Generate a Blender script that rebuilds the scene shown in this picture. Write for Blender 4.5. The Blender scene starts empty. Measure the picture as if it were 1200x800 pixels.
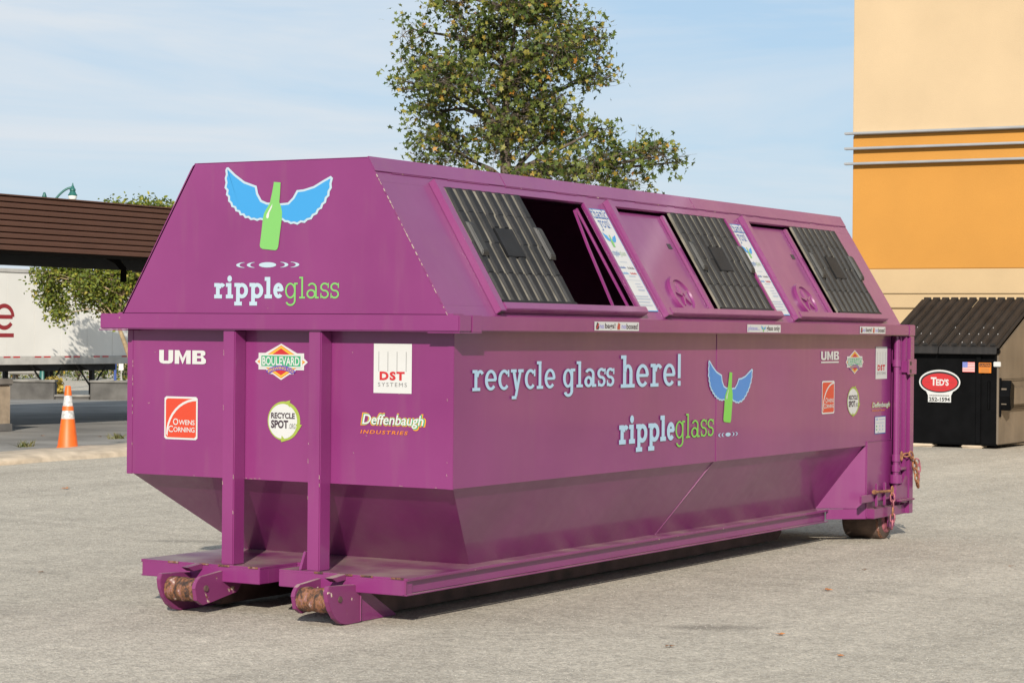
import bpy, bmesh, math, random
from mathutils import Vector, Matrix
R = math.radians
scene = bpy.context.scene
COL = scene.collection
random.seed(7)

# ------------------------------------------------------------------ camera
CAM = Vector((-10.2057, -6.3065, 1.5752))
FW = Vector((0.86384, 0.503749, -0.00408)); RT = Vector((0.503764, -0.863791, 0.009346)); UP = Vector((-0.001184, 0.010129, 0.999948))
cd = bpy.data.cameras.new('camera'); cam = bpy.data.objects.new('camera', cd); COL.objects.link(cam)
cd.sensor_width = 36; cd.lens = 2647.0 / 1200 * 36; cd.clip_start = 0.1; cd.clip_end = 3000
m = Matrix((RT, UP, -FW)).transposed().to_4x4(); m.translation = CAM
cam.matrix_world = m
scene.camera = cam

# ------------------------------------------------------------------ sky and sun
SUN_AZ, SUN_EL = R(27.5), R(26.5)           # heading in which the light travels, and its height
w = bpy.data.worlds.new('World'); scene.world = w; w.use_nodes = True
nt = w.node_tree; nt.nodes.clear()
wo = nt.nodes.new('ShaderNodeOutputWorld'); bg = nt.nodes.new('ShaderNodeBackground')
sky = nt.nodes.new('ShaderNodeTexSky'); sky.sky_type = 'NISHITA'; sky.sun_disc = False
sky.sun_elevation = SUN_EL; sky.sun_rotation = math.atan2(-math.cos(SUN_AZ), -math.sin(SUN_AZ))
sky.air_density = 1.0; sky.dust_density = 0.6; sky.ozone_density = 1.2
tc = nt.nodes.new('ShaderNodeTexCoord'); mp = nt.nodes.new('ShaderNodeMapping')
mp.inputs['Scale'].default_value = (2.0, 2.0, 13.0)
mp.inputs['Rotation'].default_value = (0.06, 0.04, 0.3)
n1 = nt.nodes.new('ShaderNodeTexNoise'); n1.inputs['Scale'].default_value = 1.5; n1.inputs['Detail'].default_value = 7; n1.inputs['Roughness'].default_value = 0.55
n1.inputs['Distortion'].default_value = 0.6
rp = nt.nodes.new('ShaderNodeValToRGB'); rp.color_ramp.elements[0].position = 0.38; rp.color_ramp.elements[1].position = 0.62
rp.color_ramp.elements[0].color = (0.0, 0.0, 0.0, 1); rp.color_ramp.elements[1].color = (0.95, 0.95, 0.95, 1)
hz = nt.nodes.new('ShaderNodeMixRGB'); hz.inputs['Fac'].default_value = 0.72; hz.inputs['Color2'].default_value = (4.6, 6.5, 8.7, 1)   # thin veil over the whole sky
mx = nt.nodes.new('ShaderNodeMixRGB'); mx.inputs['Color2'].default_value = (7.2, 7.8, 8.4, 1)                                       # cirrus
nt.links.new(tc.outputs['Generated'], mp.inputs['Vector']); nt.links.new(mp.outputs['Vector'], n1.inputs['Vector'])
nt.links.new(n1.outputs['Fac'], rp.inputs['Fac']); nt.links.new(rp.outputs['Color'], mx.inputs['Fac'])
nt.links.new(sky.outputs['Color'], hz.inputs['Color1']); nt.links.new(hz.outputs['Color'], mx.inputs['Color1']); nt.links.new(mx.outputs['Color'], bg.inputs['Color'])
bg.inputs['Strength'].default_value = 0.07
nt.links.new(bg.outputs['Background'], wo.inputs['Surface'])
sl = bpy.data.lights.new('sun', 'SUN'); sl.energy = 4.5; sl.angle = R(0.53); sl.color = (1.0, 0.93, 0.82)
so = bpy.data.objects.new('sun', sl); COL.objects.link(so)
so.rotation_euler = Vector((math.cos(SUN_AZ) * math.cos(SUN_EL), math.sin(SUN_AZ) * math.cos(SUN_EL), -math.sin(SUN_EL))).to_track_quat('-Z', 'Y').to_euler()
scene.view_settings.view_transform = 'Standard'; scene.view_settings.look = 'None'
scene.view_settings.gamma = 1; scene.view_settings.use_curve_mapping = False
scene.view_settings.exposure = 0.52

# ------------------------------------------------------------------ materials
MATS = {}
def mat(name, col, rough=0.6, metal=0.0, coat=0.0, var=0.0, vscale=3.0, bump=0.0, bscale=40.0, spec=0.5, stretch=None):
    if name in MATS: return MATS[name]
    M = bpy.data.materials.new(name); M.use_nodes = True
    t = M.node_tree; b = t.nodes['Principled BSDF']
    b.inputs['Base Color'].default_value = (*col, 1); b.inputs['Roughness'].default_value = rough
    b.inputs['Metallic'].default_value = metal; b.inputs['Coat Weight'].default_value = coat; b.inputs['Coat Roughness'].default_value = 0.15
    b.inputs['Specular IOR Level'].default_value = spec
    if var or bump:
        tc = t.nodes.new('ShaderNodeTexCoord'); mp = t.nodes.new('ShaderNodeMapping')
        t.links.new(tc.outputs['Object'], mp.inputs['Vector'])
        if stretch: mp.inputs['Scale'].default_value = stretch
    if var:
        n = t.nodes.new('ShaderNodeTexNoise'); n.inputs['Scale'].default_value = vscale; n.inputs['Detail'].default_value = 6
        t.links.new(mp.outputs['Vector'], n.inputs['Vector'])
        r = t.nodes.new('ShaderNodeValToRGB'); r.color_ramp.elements[0].position = .3; r.color_ramp.elements[1].position = .7
        r.color_ramp.elements[0].color = (*[c * (1 - var) for c in col], 1); r.color_ramp.elements[1].color = (*[min(1, c * (1 + var)) for c in col], 1)
        t.links.new(n.outputs['Fac'], r.inputs['Fac']); t.links.new(r.outputs['Color'], b.inputs['Base Color'])
    if bump:
        n2 = t.nodes.new('ShaderNodeTexNoise'); n2.inputs['Scale'].default_value = bscale; n2.inputs['Detail'].default_value = 4
        t.links.new(mp.outputs['Vector'], n2.inputs['Vector'])
        bp = t.nodes.new('ShaderNodeBump'); bp.inputs['Strength'].default_value = bump; bp.inputs['Distance'].default_value = 0.01
        t.links.new(n2.outputs['Fac'], bp.inputs['Height']); t.links.new(bp.outputs['Normal'], b.inputs['Normal'])
    MATS[name] = M
    return M

def paint(name, col, chip=0.735, rough=0.38, coat=0.25, dust=0.0):
    """enamelled steel: faint fading, plate waviness, rusty chips and, where asked, dust lying on upward faces"""
    M = bpy.data.materials.new(name); M.use_nodes = True
    t = M.node_tree; L = t.links.new; N = t.nodes.new; b = t.nodes['Principled BSDF']
    tc = N('ShaderNodeTexCoord'); geo = N('ShaderNodeNewGeometry')
    P = geo.outputs['Position']
    n = N('ShaderNodeTexNoise'); n.inputs['Scale'].default_value = 1.1; n.inputs['Detail'].default_value = 5; L(P, n.inputs['Vector'])
    r = N('ShaderNodeValToRGB'); r.color_ramp.elements[0].position = .3; r.color_ramp.elements[1].position = .75
    r.color_ramp.elements[0].color = (*[c * .88 for c in col], 1); r.color_ramp.elements[1].color = (col[0] * 1.12, col[1] * 1.25 + .004, col[2] * 1.12, 1)
    L(n.outputs['Fac'], r.inputs['Fac']); c = r.outputs['Color']
    # grime runs
    mp = N('ShaderNodeMapping'); mp.inputs['Scale'].default_value = (5, 5, .7); L(P, mp.inputs['Vector'])
    g = N('ShaderNodeTexNoise'); g.inputs['Scale'].default_value = 2.0; g.inputs['Detail'].default_value = 6; L(mp.outputs['Vector'], g.inputs['Vector'])
    gr = N('ShaderNodeValToRGB'); gr.color_ramp.elements[0].position = .55; gr.color_ramp.elements[1].position = .8
    gr.color_ramp.elements[0].color = (0, 0, 0, 1); gr.color_ramp.elements[1].color = (.14, .14, .14, 1); L(g.outputs['Fac'], gr.inputs['Fac'])
    mg = N('ShaderNodeMixRGB'); mg.inputs['Color2'].default_value = (.20, .12, .12, 1); L(gr.outputs['Color'], mg.inputs['Fac']); L(c, mg.inputs['Color1']); c = mg.outputs['Color']
    # chips
    k = N('ShaderNodeTexNoise'); k.inputs['Scale'].default_value = 14; k.inputs['Detail'].default_value = 8; k.inputs['Roughness'].default_value = .62; L(P, k.inputs['Vector'])
    kr = N('ShaderNodeValToRGB'); kr.color_ramp.elements[0].position = chip; kr.color_ramp.elements[1].position = chip + .012
    L(k.outputs['Fac'], kr.inputs['Fac'])
    kc = N('ShaderNodeTexNoise'); kc.inputs['Scale'].default_value = 30; L(P, kc.inputs['Vector'])
    kcr = N('ShaderNodeValToRGB'); kcr.color_ramp.elements[0].color = (.13, .045, .018, 1); kcr.color_ramp.elements[1].color = (.55, .45, .36, 1)
    kcr.color_ramp.elements[0].position = .45; kcr.color_ramp.elements[1].position = .62; L(kc.outputs['Fac'], kcr.inputs['Fac'])
    mk = N('ShaderNodeMixRGB'); L(kr.outputs['Color'], mk.inputs['Fac']); L(c, mk.inputs['Color1']); L(kcr.outputs['Color'], mk.inputs['Color2']); c = mk.outputs['Color']
    sm = N('ShaderNodeMapping'); sm.inputs['Scale'].default_value = (2.5, 2.5, 16); sm.inputs['Rotation'].default_value = (.35, .25, 0); L(P, sm.inputs['Vector'])
    sn = N('ShaderNodeTexNoise'); sn.inputs['Scale'].default_value = 5; sn.inputs['Detail'].default_value = 5; sn.inputs['Roughness'].default_value = .6; L(sm.outputs['Vector'], sn.inputs['Vector'])
    sr = N('ShaderNodeValToRGB'); sr.color_ramp.elements[0].position = .76; sr.color_ramp.elements[1].position = .79; sr.color_ramp.elements[1].color = (.55, .55, .55, 1); L(sn.outputs['Fac'], sr.inputs['Fac'])
    ms = N('ShaderNodeMixRGB'); ms.inputs['Color2'].default_value = (.36, .17, .27, 1); L(sr.outputs['Color'], ms.inputs['Fac']); L(c, ms.inputs['Color1']); c = ms.outputs['Color']
    rr = N('ShaderNodeMapRange'); rr.inputs['From Min'].default_value = .3; rr.inputs['From Max'].default_value = .7
    rr.inputs['To Min'].default_value = rough - .03; rr.inputs['To Max'].default_value = rough + .05; L(g.outputs['Fac'], rr.inputs['Value'])
    L(rr.outputs['Result'], b.inputs['Roughness'])
    if dust:
        sx = N('ShaderNodeSeparateXYZ'); L(geo.outputs['Normal'], sx.inputs['Vector'])
        dn = N('ShaderNodeTexNoise'); dn.inputs['Scale'].default_value = 3.5; dn.inputs['Detail'].default_value = 8; L(P, dn.inputs['Vector'])
        dr = N('ShaderNodeMapRange'); dr.inputs['From Min'].default_value = .3; dr.inputs['From Max'].default_value = .65; dr.inputs['To Max'].default_value = dust; L(dn.outputs['Fac'], dr.inputs['Value'])
        mm = N('ShaderNodeMath'); mm.operation = 'MULTIPLY'; mm.use_clamp = True
        up = N('ShaderNodeMapRange'); up.inputs['From Min'].default_value = .8; up.inputs['From Max'].default_value = .95; L(sx.outputs['Z'], up.inputs['Value']); L(up.outputs['Result'], mm.inputs[0]); L(dr.outputs['Result'], mm.inputs[1])
        md = N('ShaderNodeMixRGB'); md.inputs['Color2'].default_value = (.36, .29, .24, 1); L(mm.outputs[0], md.inputs['Fac']); L(c, md.inputs['Color1']); c = md.outputs['Color']
    L(c, b.inputs['Base Color'])
    b.inputs['Coat Weight'].default_value = coat; b.inputs['Coat Roughness'].default_value = 0.07
    wv = N('ShaderNodeTexNoise'); wv.inputs['Scale'].default_value = 1.6; wv.inputs['Detail'].default_value = 0; L(P, wv.inputs['Vector'])
    bp = N('ShaderNodeBump'); bp.inputs['Strength'].default_value = .5; bp.inputs['Distance'].default_value = .05; L(wv.outputs['Fac'], bp.inputs['Height'])
    op = N('ShaderNodeTexNoise'); op.inputs['Scale'].default_value = 260; L(P, op.inputs['Vector'])
    b2 = N('ShaderNodeBump'); b2.inputs['Strength'].default_value = .02; b2.inputs['Distance'].default_value = .001; L(op.outputs['Fac'], b2.inputs['Height']); L(bp.outputs['Normal'], b2.inputs['Normal'])
    L(b2.outputs['Normal'], b.inputs['Normal'])
    MATS[name] = M
    return M

PURPLE = paint('purple_paint', (.167, .0178, .114), coat=.45, rough=.36, dust=.75)
PURPLE_WORN = paint('purple_paint_worn', (.158, .021, .098), chip=.635, rough=.5, coat=.1, dust=.9)
def rust_mat():
    M = bpy.data.materials.new('rusty_steel'); M.use_nodes = True; t = M.node_tree; L = t.links.new; N = t.nodes.new; b = t.nodes['Principled BSDF']
    geo = N('ShaderNodeNewGeometry'); n = N('ShaderNodeTexNoise'); n.inputs['Scale'].default_value = 22; n.inputs['Detail'].default_value = 9; n.inputs['Roughness'].default_value = .7
    mp = N('ShaderNodeMapping'); mp.inputs['Scale'].default_value = (.9, 1.4, .9); L(geo.outputs['Position'], mp.inputs['Vector']); L(mp.outputs['Vector'], n.inputs['Vector'])
    r = N('ShaderNodeValToRGB'); e = r.color_ramp.elements; e[0].position = .40; e[0].color = (.02, .012, .010, 1); e[1].position = .66; e[1].color = (.42, .33, .26, 1)
    x = e.new(.47); x.color = (.075, .032, .018, 1); x = e.new(.54); x.color = (.19, .078, .030, 1); x = e.new(.60); x.color = (.16, .07, .08, 1)
    L(n.outputs['Fac'], r.inputs['Fac']); L(r.outputs['Color'], b.inputs['Base Color']); b.inputs['Roughness'].default_value = .75
    bp = N('ShaderNodeBump'); bp.inputs['Strength'].default_value = .6; bp.inputs['Distance'].default_value = .01; L(n.outputs['Fac'], bp.inputs['Height']); L(bp.outputs['Normal'], b.inputs['Normal'])
    return M
RUST = rust_mat()
PRUST = mat('brown_grimy_steel', (.075, .04, .035), .7, var=.5, vscale=6, bump=.2)
CHAINP = mat('chain_rusty_purple', (.24, .07, .09), .6, var=.6, vscale=25)
CHAINR = mat('chain_rust', (.22, .09, .04), .7, var=.5, vscale=25)
LIDRIB = mat('black_plastic', (.009, .0095, .011), .5, spec=.2, var=.35, vscale=9, bump=.1, bscale=120)
LIDBASE = mat('dusty_black_plastic', (.17, .152, .12), .7, var=.35, vscale=14, stretch=(1, 1, .4))
WHITE = mat('white_vinyl', (0.4524, 0.4524, 0.4408), .4, var=.04)
PALE = mat('pale_blue_vinyl', (0.319, 0.406, 0.464), .4)
LBLUE = mat('light_blue_vinyl', (0.3024, 0.4464, 0.5616), .4)
BLUE = mat('sky_blue_vinyl', (0.0319, 0.2204, 0.464), .4)
DBLUE = mat('deep_blue_vinyl', (0.0232, 0.0928, 0.2784), .4)
GREEN = mat('bottle_green_vinyl', (0.1392, 0.3596, 0.0928), .4)
GREEN2 = mat('leaf_green_vinyl', (0.144, 0.432, 0.0576), .4)
RED = mat('orange_red_vinyl', (0.4524, 0.0435, 0.0174), .4)
DRED = mat('red_vinyl', (0.377, 0.0174, 0.0203), .4)
ORANGE = mat('orange_vinyl', (0.493, 0.145, 0.0116), .4)
YELLOW = mat('yellow_vinyl', (0.493, 0.3016, 0.029), .4)
BGREEN = mat('emerald_vinyl', (0.0348, 0.2436, 0.116), .4)
VIOLET = mat('violet_vinyl', (.10, .05, .28), .4)
LIME = mat('lime_vinyl', (0.2436, 0.3016, 0.0464), .4)
INK = mat('dark_ink', (.035, .02, .03), .5)
GREY = mat('grey_ink', (0.14, 0.14, 0.14), .5)
BLACKV = mat('black_vinyl', (.012, .012, .013), .4)

# ------------------------------------------------------------------ helpers
class MB:
    def __init__(s): s.v = []; s.f = []; s.smooth = False
    def add(s, vs, fs):
        o = len(s.v); s.v += [tuple(p) for p in vs]; s.f += [tuple(i + o for i in f) for f in fs]; return s
    def box(s, x0, x1, y0, y1, z0, z1, fn=None):
        vs = [(x, y, z) for x in (x0, x1) for y in (y0, y1) for z in (z0, z1)]
        if fn: vs = [fn(*p) for p in vs]
        return s.add(vs, [(0, 1, 3, 2), (4, 6, 7, 5), (0, 4, 5, 1), (2, 3, 7, 6), (0, 2, 6, 4), (1, 5, 7, 3)])
    def plate(s, pts, t):
        """polygon extruded by t against its normal"""
        pts = [Vector(p) for p in pts]; n = Vector((0, 0, 0))
        for i in range(len(pts)): n += pts[i].cross(pts[(i + 1) % len(pts)])
        n.normalize(); k = len(pts)
        return s.add([*pts, *[p - n * t for p in pts]], [tuple(range(k)), tuple(range(2 * k - 1, k - 1, -1))] + [(i, i + k, (i + 1) % k + k, (i + 1) % k) for i in range(k)])
    def prism(s, poly, fn, a, b):
        k = len(poly)
        return s.add([fn(u, v, a) for u, v in poly] + [fn(u, v, b) for u, v in poly], [tuple(range(k)), tuple(range(2 * k - 1, k - 1, -1))] + [(i, i + k, (i + 1) % k + k, (i + 1) % k) for i in range(k)])
    def tube(s, path, r, n=10, caps=True):
        path = [Vector(p) for p in path]; rs = r if isinstance(r, (list, tuple)) else [r] * len(path)
        vs = []; prev = None
        for i, p in enumerate(path):
            t = (path[min(i + 1, len(path) - 1)] - path[max(i - 1, 0)]).normalized()
            if prev is None: a = t.orthogonal().normalized()
            else: a = (prev - t * prev.dot(t)).normalized()
            prev = a; b = t.cross(a)
            vs += [p + (a * math.cos(2 * math.pi * j / n) + b * math.sin(2 * math.pi * j / n)) * rs[i] for j in range(n)]
        fs = []
        for i in range(len(path) - 1):
            for j in range(n):
                fs.append((i * n + j, i * n + (j + 1) % n, (i + 1) * n + (j + 1) % n, (i + 1) * n + j))
        if caps: fs += [tuple(range(n - 1, -1, -1)), tuple(range((len(path) - 1) * n, len(path) * n))]
        return s.add(vs, fs)
    def lathe(s, prof, origin=(0, 0, 0), n=24):
        ox, oy, oz = origin; vs = []; fs = []
        for r, z in prof: vs += [(ox + r * math.cos(2 * math.pi * j / n), oy + r * math.sin(2 * math.pi * j / n), oz + z) for j in range(n)]
        for i in range(len(prof) - 1):
            for j in range(n): fs.append((i * n + j, i * n + (j + 1) % n, (i + 1) * n + (j + 1) % n, (i + 1) * n + j))
        fs += [tuple(range(n - 1, -1, -1)), tuple(range((len(prof) - 1) * n, len(prof) * n))]
        return s.add(vs, fs)
    def build(s, name, material, parent=None, bevel=0.0, smooth=False, recalc=True, label=None):
        me = bpy.data.meshes.new(name); me.from_pydata(s.v, [], s.f)
        if bevel or recalc:
            b = bmesh.new(); b.from_mesh(me)
            if recalc: bmesh.ops.recalc_face_normals(b, faces=b.faces)
            if bevel:
                es = [e for e in b.edges if len(e.link_faces) == 2 and e.calc_face_angle(0) > .5]
                bmesh.ops.bevel(b, geom=es, offset=bevel, segments=2, affect='EDGES', clamp_overlap=True)
            b.to_mesh(me); b.free()
        if smooth:
            for p in me.polygons: p.use_smooth = True
            if smooth != 'all': me.set_sharp_from_angle(angle=R(40))
        return obj(name, me, material, parent, label)
def obj(name, me, material=None, parent=None, label=None):
    if material and not me.materials: me.materials.append(material)
    o = bpy.data.objects.new(name, me); COL.objects.link(o); o.parent = parent
    if label: o['label'] = label
    return o
def thing(name, label, cat, loc=(0, 0, 0), group=None, rz=0):
    o = bpy.data.objects.new(name, None); COL.objects.link(o); o.location = loc; o.rotation_euler = (0, 0, rz); o.empty_display_size = .2
    return tag(o, label, cat, group)
def tag(o, label, cat, group=None):
    o['label'] = label; o['category'] = cat
    if group: o['group'] = group
    return o
def struct(o): o['kind'] = 'structure'; return o
def stuff(o): o['kind'] = 'stuff'; return o
def ray_at(px, py, D): return CAM + (FW + RT * ((px - 600) / 2647) - UP * ((py - 400) / 2647)) * D

# ---- flat print: a face plane gives fn(u, v, h)
def poly(mb, pts, fn, h): mb.add([fn(u, v, h) for u, v in pts], [tuple(range(len(pts)))])
def ellipse(cx, cy, rx, ry, n=28): return [(cx + rx * math.cos(2 * math.pi * i / n), cy + ry * math.sin(2 * math.pi * i / n)) for i in range(n)]
def rect(u0, v0, u1, v1): return [(u0, v0), (u1, v0), (u1, v1), (u0, v1)]
def decal(name, polys, fn, h, material, parent, label=None):
    mb = MB()
    for i, p in enumerate(polys): poly(mb, p, fn, h + i * .00012)
    return mb.build(name, material, parent, recalc=False, label=label)
def text_mesh(s, offset=0.0, shear=0.0, spacing=1.0):
    c = bpy.data.curves.new('t', 'FONT'); c.body = s; c.offset = offset; c.shear = shear; c.space_character = spacing; c.resolution_u = 3; c.fill_mode = 'FRONT'
    o = bpy.data.objects.new('t', c); COL.objects.link(o)
    dg = bpy.context.evaluated_depsgraph_get(); dg.update()
    me = bpy.data.meshes.new_from_object(o.evaluated_get(dg))
    vs = [v.co.to_2d() for v in me.vertices]; fs = [tuple(p.vertices) for p in me.polygons]
    bpy.data.objects.remove(o); bpy.data.curves.remove(c); bpy.data.meshes.remove(me)
    return vs, fs
def text(name, s, box, fn, h, material, parent, offset=0.0, shear=0.0, spacing=1.0, grow=0.0, warp=None):
    vs, fs = text_mesh(s, offset, shear, spacing)
    x0 = min(v.x for v in vs); x1 = max(v.x for v in vs); y0 = min(v.y for v in vs); y1 = max(v.y for v in vs)
    u0, v0, u1, v1 = box; pts = []
    for v in vs:
        u = u0 - grow + (v.x - x0) / (x1 - x0) * (u1 - u0 + 2 * grow); q = v0 - grow + (v.y - y0) / (y1 - y0) * (v1 - v0 + 2 * grow)
        if warp: u, q = warp(u, q)
        pts.append(fn(u, q, h))
    me = bpy.data.meshes.new(name); me.from_pydata(pts, [], fs)
    return obj(name, me, material, parent)

# ---- slab-serif letters drawn from strokes (x-height 1)
def slab(s, w, sh=None):
    sh = sh or w * .8; P = []; x = 0
    lv = [0]
    def bar(a, b, c, d): lv[0] += 1; P.append((lv[0], [(x + a, b), (x + c, b), (x + c, d), (x + a, d)]))
    def arc(cx, cy, rx, ry, a0, a1, ww=None, wh=None):
        lv[0] += 1; n = max(5, int(abs(a1 - a0) / 14)); ww = ww or w; wh = wh or sh
        for i in range(n):
            q = []
            for (t, k) in ((i, 1), (i + 1, 1), (i + 1, -1), (i, -1)):
                a = R(a0 + (a1 - a0) * t / n); q.append((x + cx + (rx + k * ww / 2) * math.cos(a), cy + (ry + k * wh / 2) * math.sin(a)))
            P.append((lv[0], q))
    def line(a, b, c, d, ww):
        lv[0] += 1; P.append((lv[0], [(x + a - ww / 2, b), (x + a + ww / 2, b), (x + c + ww / 2, d), (x + c - ww / 2, d)]))
    sp = .12; e = .16                                   # gap, serif overhang
    for ch in s:
        if ch == ' ': x += .5; continue
        m = w / 2; lv[0] = 0
        if ch == 'r':
            bar(e, 0, e + w, 1); bar(0, 0, 2 * e + w + .06, sh); bar(0, 1 - sh, e + w, 1)
            arc(e + w + .20, .58, .24, .42 - sh / 2, 165, 40); x += e + w + .46 + sp
        elif ch in 'il':
            t = 1 if ch == 'i' else 1.38
            bar(e, 0, e + w, t); bar(0, 0, 2 * e + w, sh); bar(0, t - sh, e + w, t)
            if ch == 'i': P.append((0, [(x + e + m + (w * .62) * math.cos(k * .524), 1.28 + (w * .62) * math.sin(k * .524)) for k in range(12)]))
            x += 2 * e + w + sp
        elif ch == 'p':
            bar(e, -.46, e + w, 1); bar(0, -.46, 2 * e + w + .04, -.46 + sh); bar(0, 1 - sh, e + w, 1)
            arc(e + m + .36, .5, .40, .5 - sh / 2, -150, 150); x += e + w + .36 + .40 + sp
        elif ch == 'e':
            arc(.46, .5, .46 - m, .5 - sh / 2, 0, 318); bar(m, .44, .92 - m * .6, .44 + sh * .85); x += .92 + sp
        elif ch == 'g':
            arc(.42, .5, .42 - m, .5 - sh / 2, 0, 360); bar(.84 - w, -.18, .84, 1); bar(.84 - w, 1 - sh, .84 + e, 1)
            arc(.44, -.14, .40 - m, .34 - sh / 2, 0, -160); x += .84 + e + sp
        elif ch == 'a':
            bar(.66, 0, .66 + w, .66); bar(.66, 0, .66 + w + e, sh); arc(.39 + m * .5, .66, .30 + m * .2, .34 - sh / 2, 0, 150)
            arc(.36, .29, .36 - m, .29 - sh / 2 + .01, 0, 360); x += .66 + w + e + sp
        elif ch == 's':
            rr = .25 - sh * .22
            arc(.33, .5 + rr, .30 - m * .4, rr, 30, 270, w * .95, sh); arc(.33, .5 - rr, .30 - m * .4, rr, 90, -150, w * .95, sh)
            bar(.58, .66, .58 + sh * .7, .98); bar(.02, .02, .02 + sh * .7, .34); x += .66 + sp
        elif ch == 'c':
            arc(.46, .5, .46 - m, .5 - sh / 2, 42, 318); bar(.74, .64, .74 + sh * .8, .98); x += .86 + sp
        elif ch == 'o':
            arc(.46, .5, .46 - m, .5 - sh / 2, 0, 360); x += .92 + sp
        elif ch == 'y':
            line(.22, 1, .5, 0, w); line(.80, 1, .42, -.34, w * .9); bar(0, 1 - sh, .46, 1); bar(.58, 1 - sh, 1.02, 1); bar(.08, -.46, .46, -.46 + sh); x += 1.02 + sp
        elif ch in 'hn':
            t = 1.38 if ch == 'h' else 1
            bar(e, 0, e + w, t); bar(0, 0, 2 * e + w, sh); bar(0, t - sh, e + w, t)
            xx = e + w + .44; bar(xx - w, 0, xx, .62); bar(xx - w - e, 0, xx + e, sh); arc(e + w / 2 + (xx - w - e) / 2, .62, (xx - w - e) / 2, .38 - sh / 2, 0, 170); x += xx + e + sp
        elif ch == 'u':
            bar(e, .38, e + w, 1); bar(0, 1 - sh, e + w, 1); xx = e + w + .46; bar(xx - w, 0, xx, 1); bar(xx - w - e, 1 - sh, xx, 1); bar(xx - w, 0, xx + e, sh)
            arc(e + w / 2 + (xx - w - e) / 2, .38, (xx - w - e) / 2, .38 - sh / 2, 180, 350); x += xx + e + sp
        elif ch == 't':
            bar(e, .2, e + w, 1.28); bar(0, 1 - sh, .6, 1); arc(e + m + .2, .25, .2, .25 - sh / 2, 180, 310); x += .62 + sp
        elif ch == 'k':
            bar(e, 0, e + w, 1.38); bar(0, 0, 2 * e + w, sh); bar(0, 1.38 - sh, e + w, 1.38); line(e + w, .4, .84, 1, w * .9); line(e + w + .1, .52, .9, 0, w); bar(.66, 1 - sh, 1.02, 1); bar(.7, 0, 1.08, sh); x += 1.06 + sp
        elif ch == '!':
            line(.18, .34, .18, 1.42, w); bar(.18 - w * .5, 0, .18 + w * .5, w); x += .36 + sp
    return P, x - sp
def slab_text(s, w, u0, u1, v0, xh, fn, h, material, parent, name='lettering', sh=None):
    P, wd = slab(s, w, sh); k = (u1 - u0) / wd
    mb = MB()
    for l, p in P: poly(mb, [(u0 + a * k, v0 + b * xh) for a, b in p], fn, h + l * .0003)
    return mb.build(name, material, parent, recalc=False)

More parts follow.
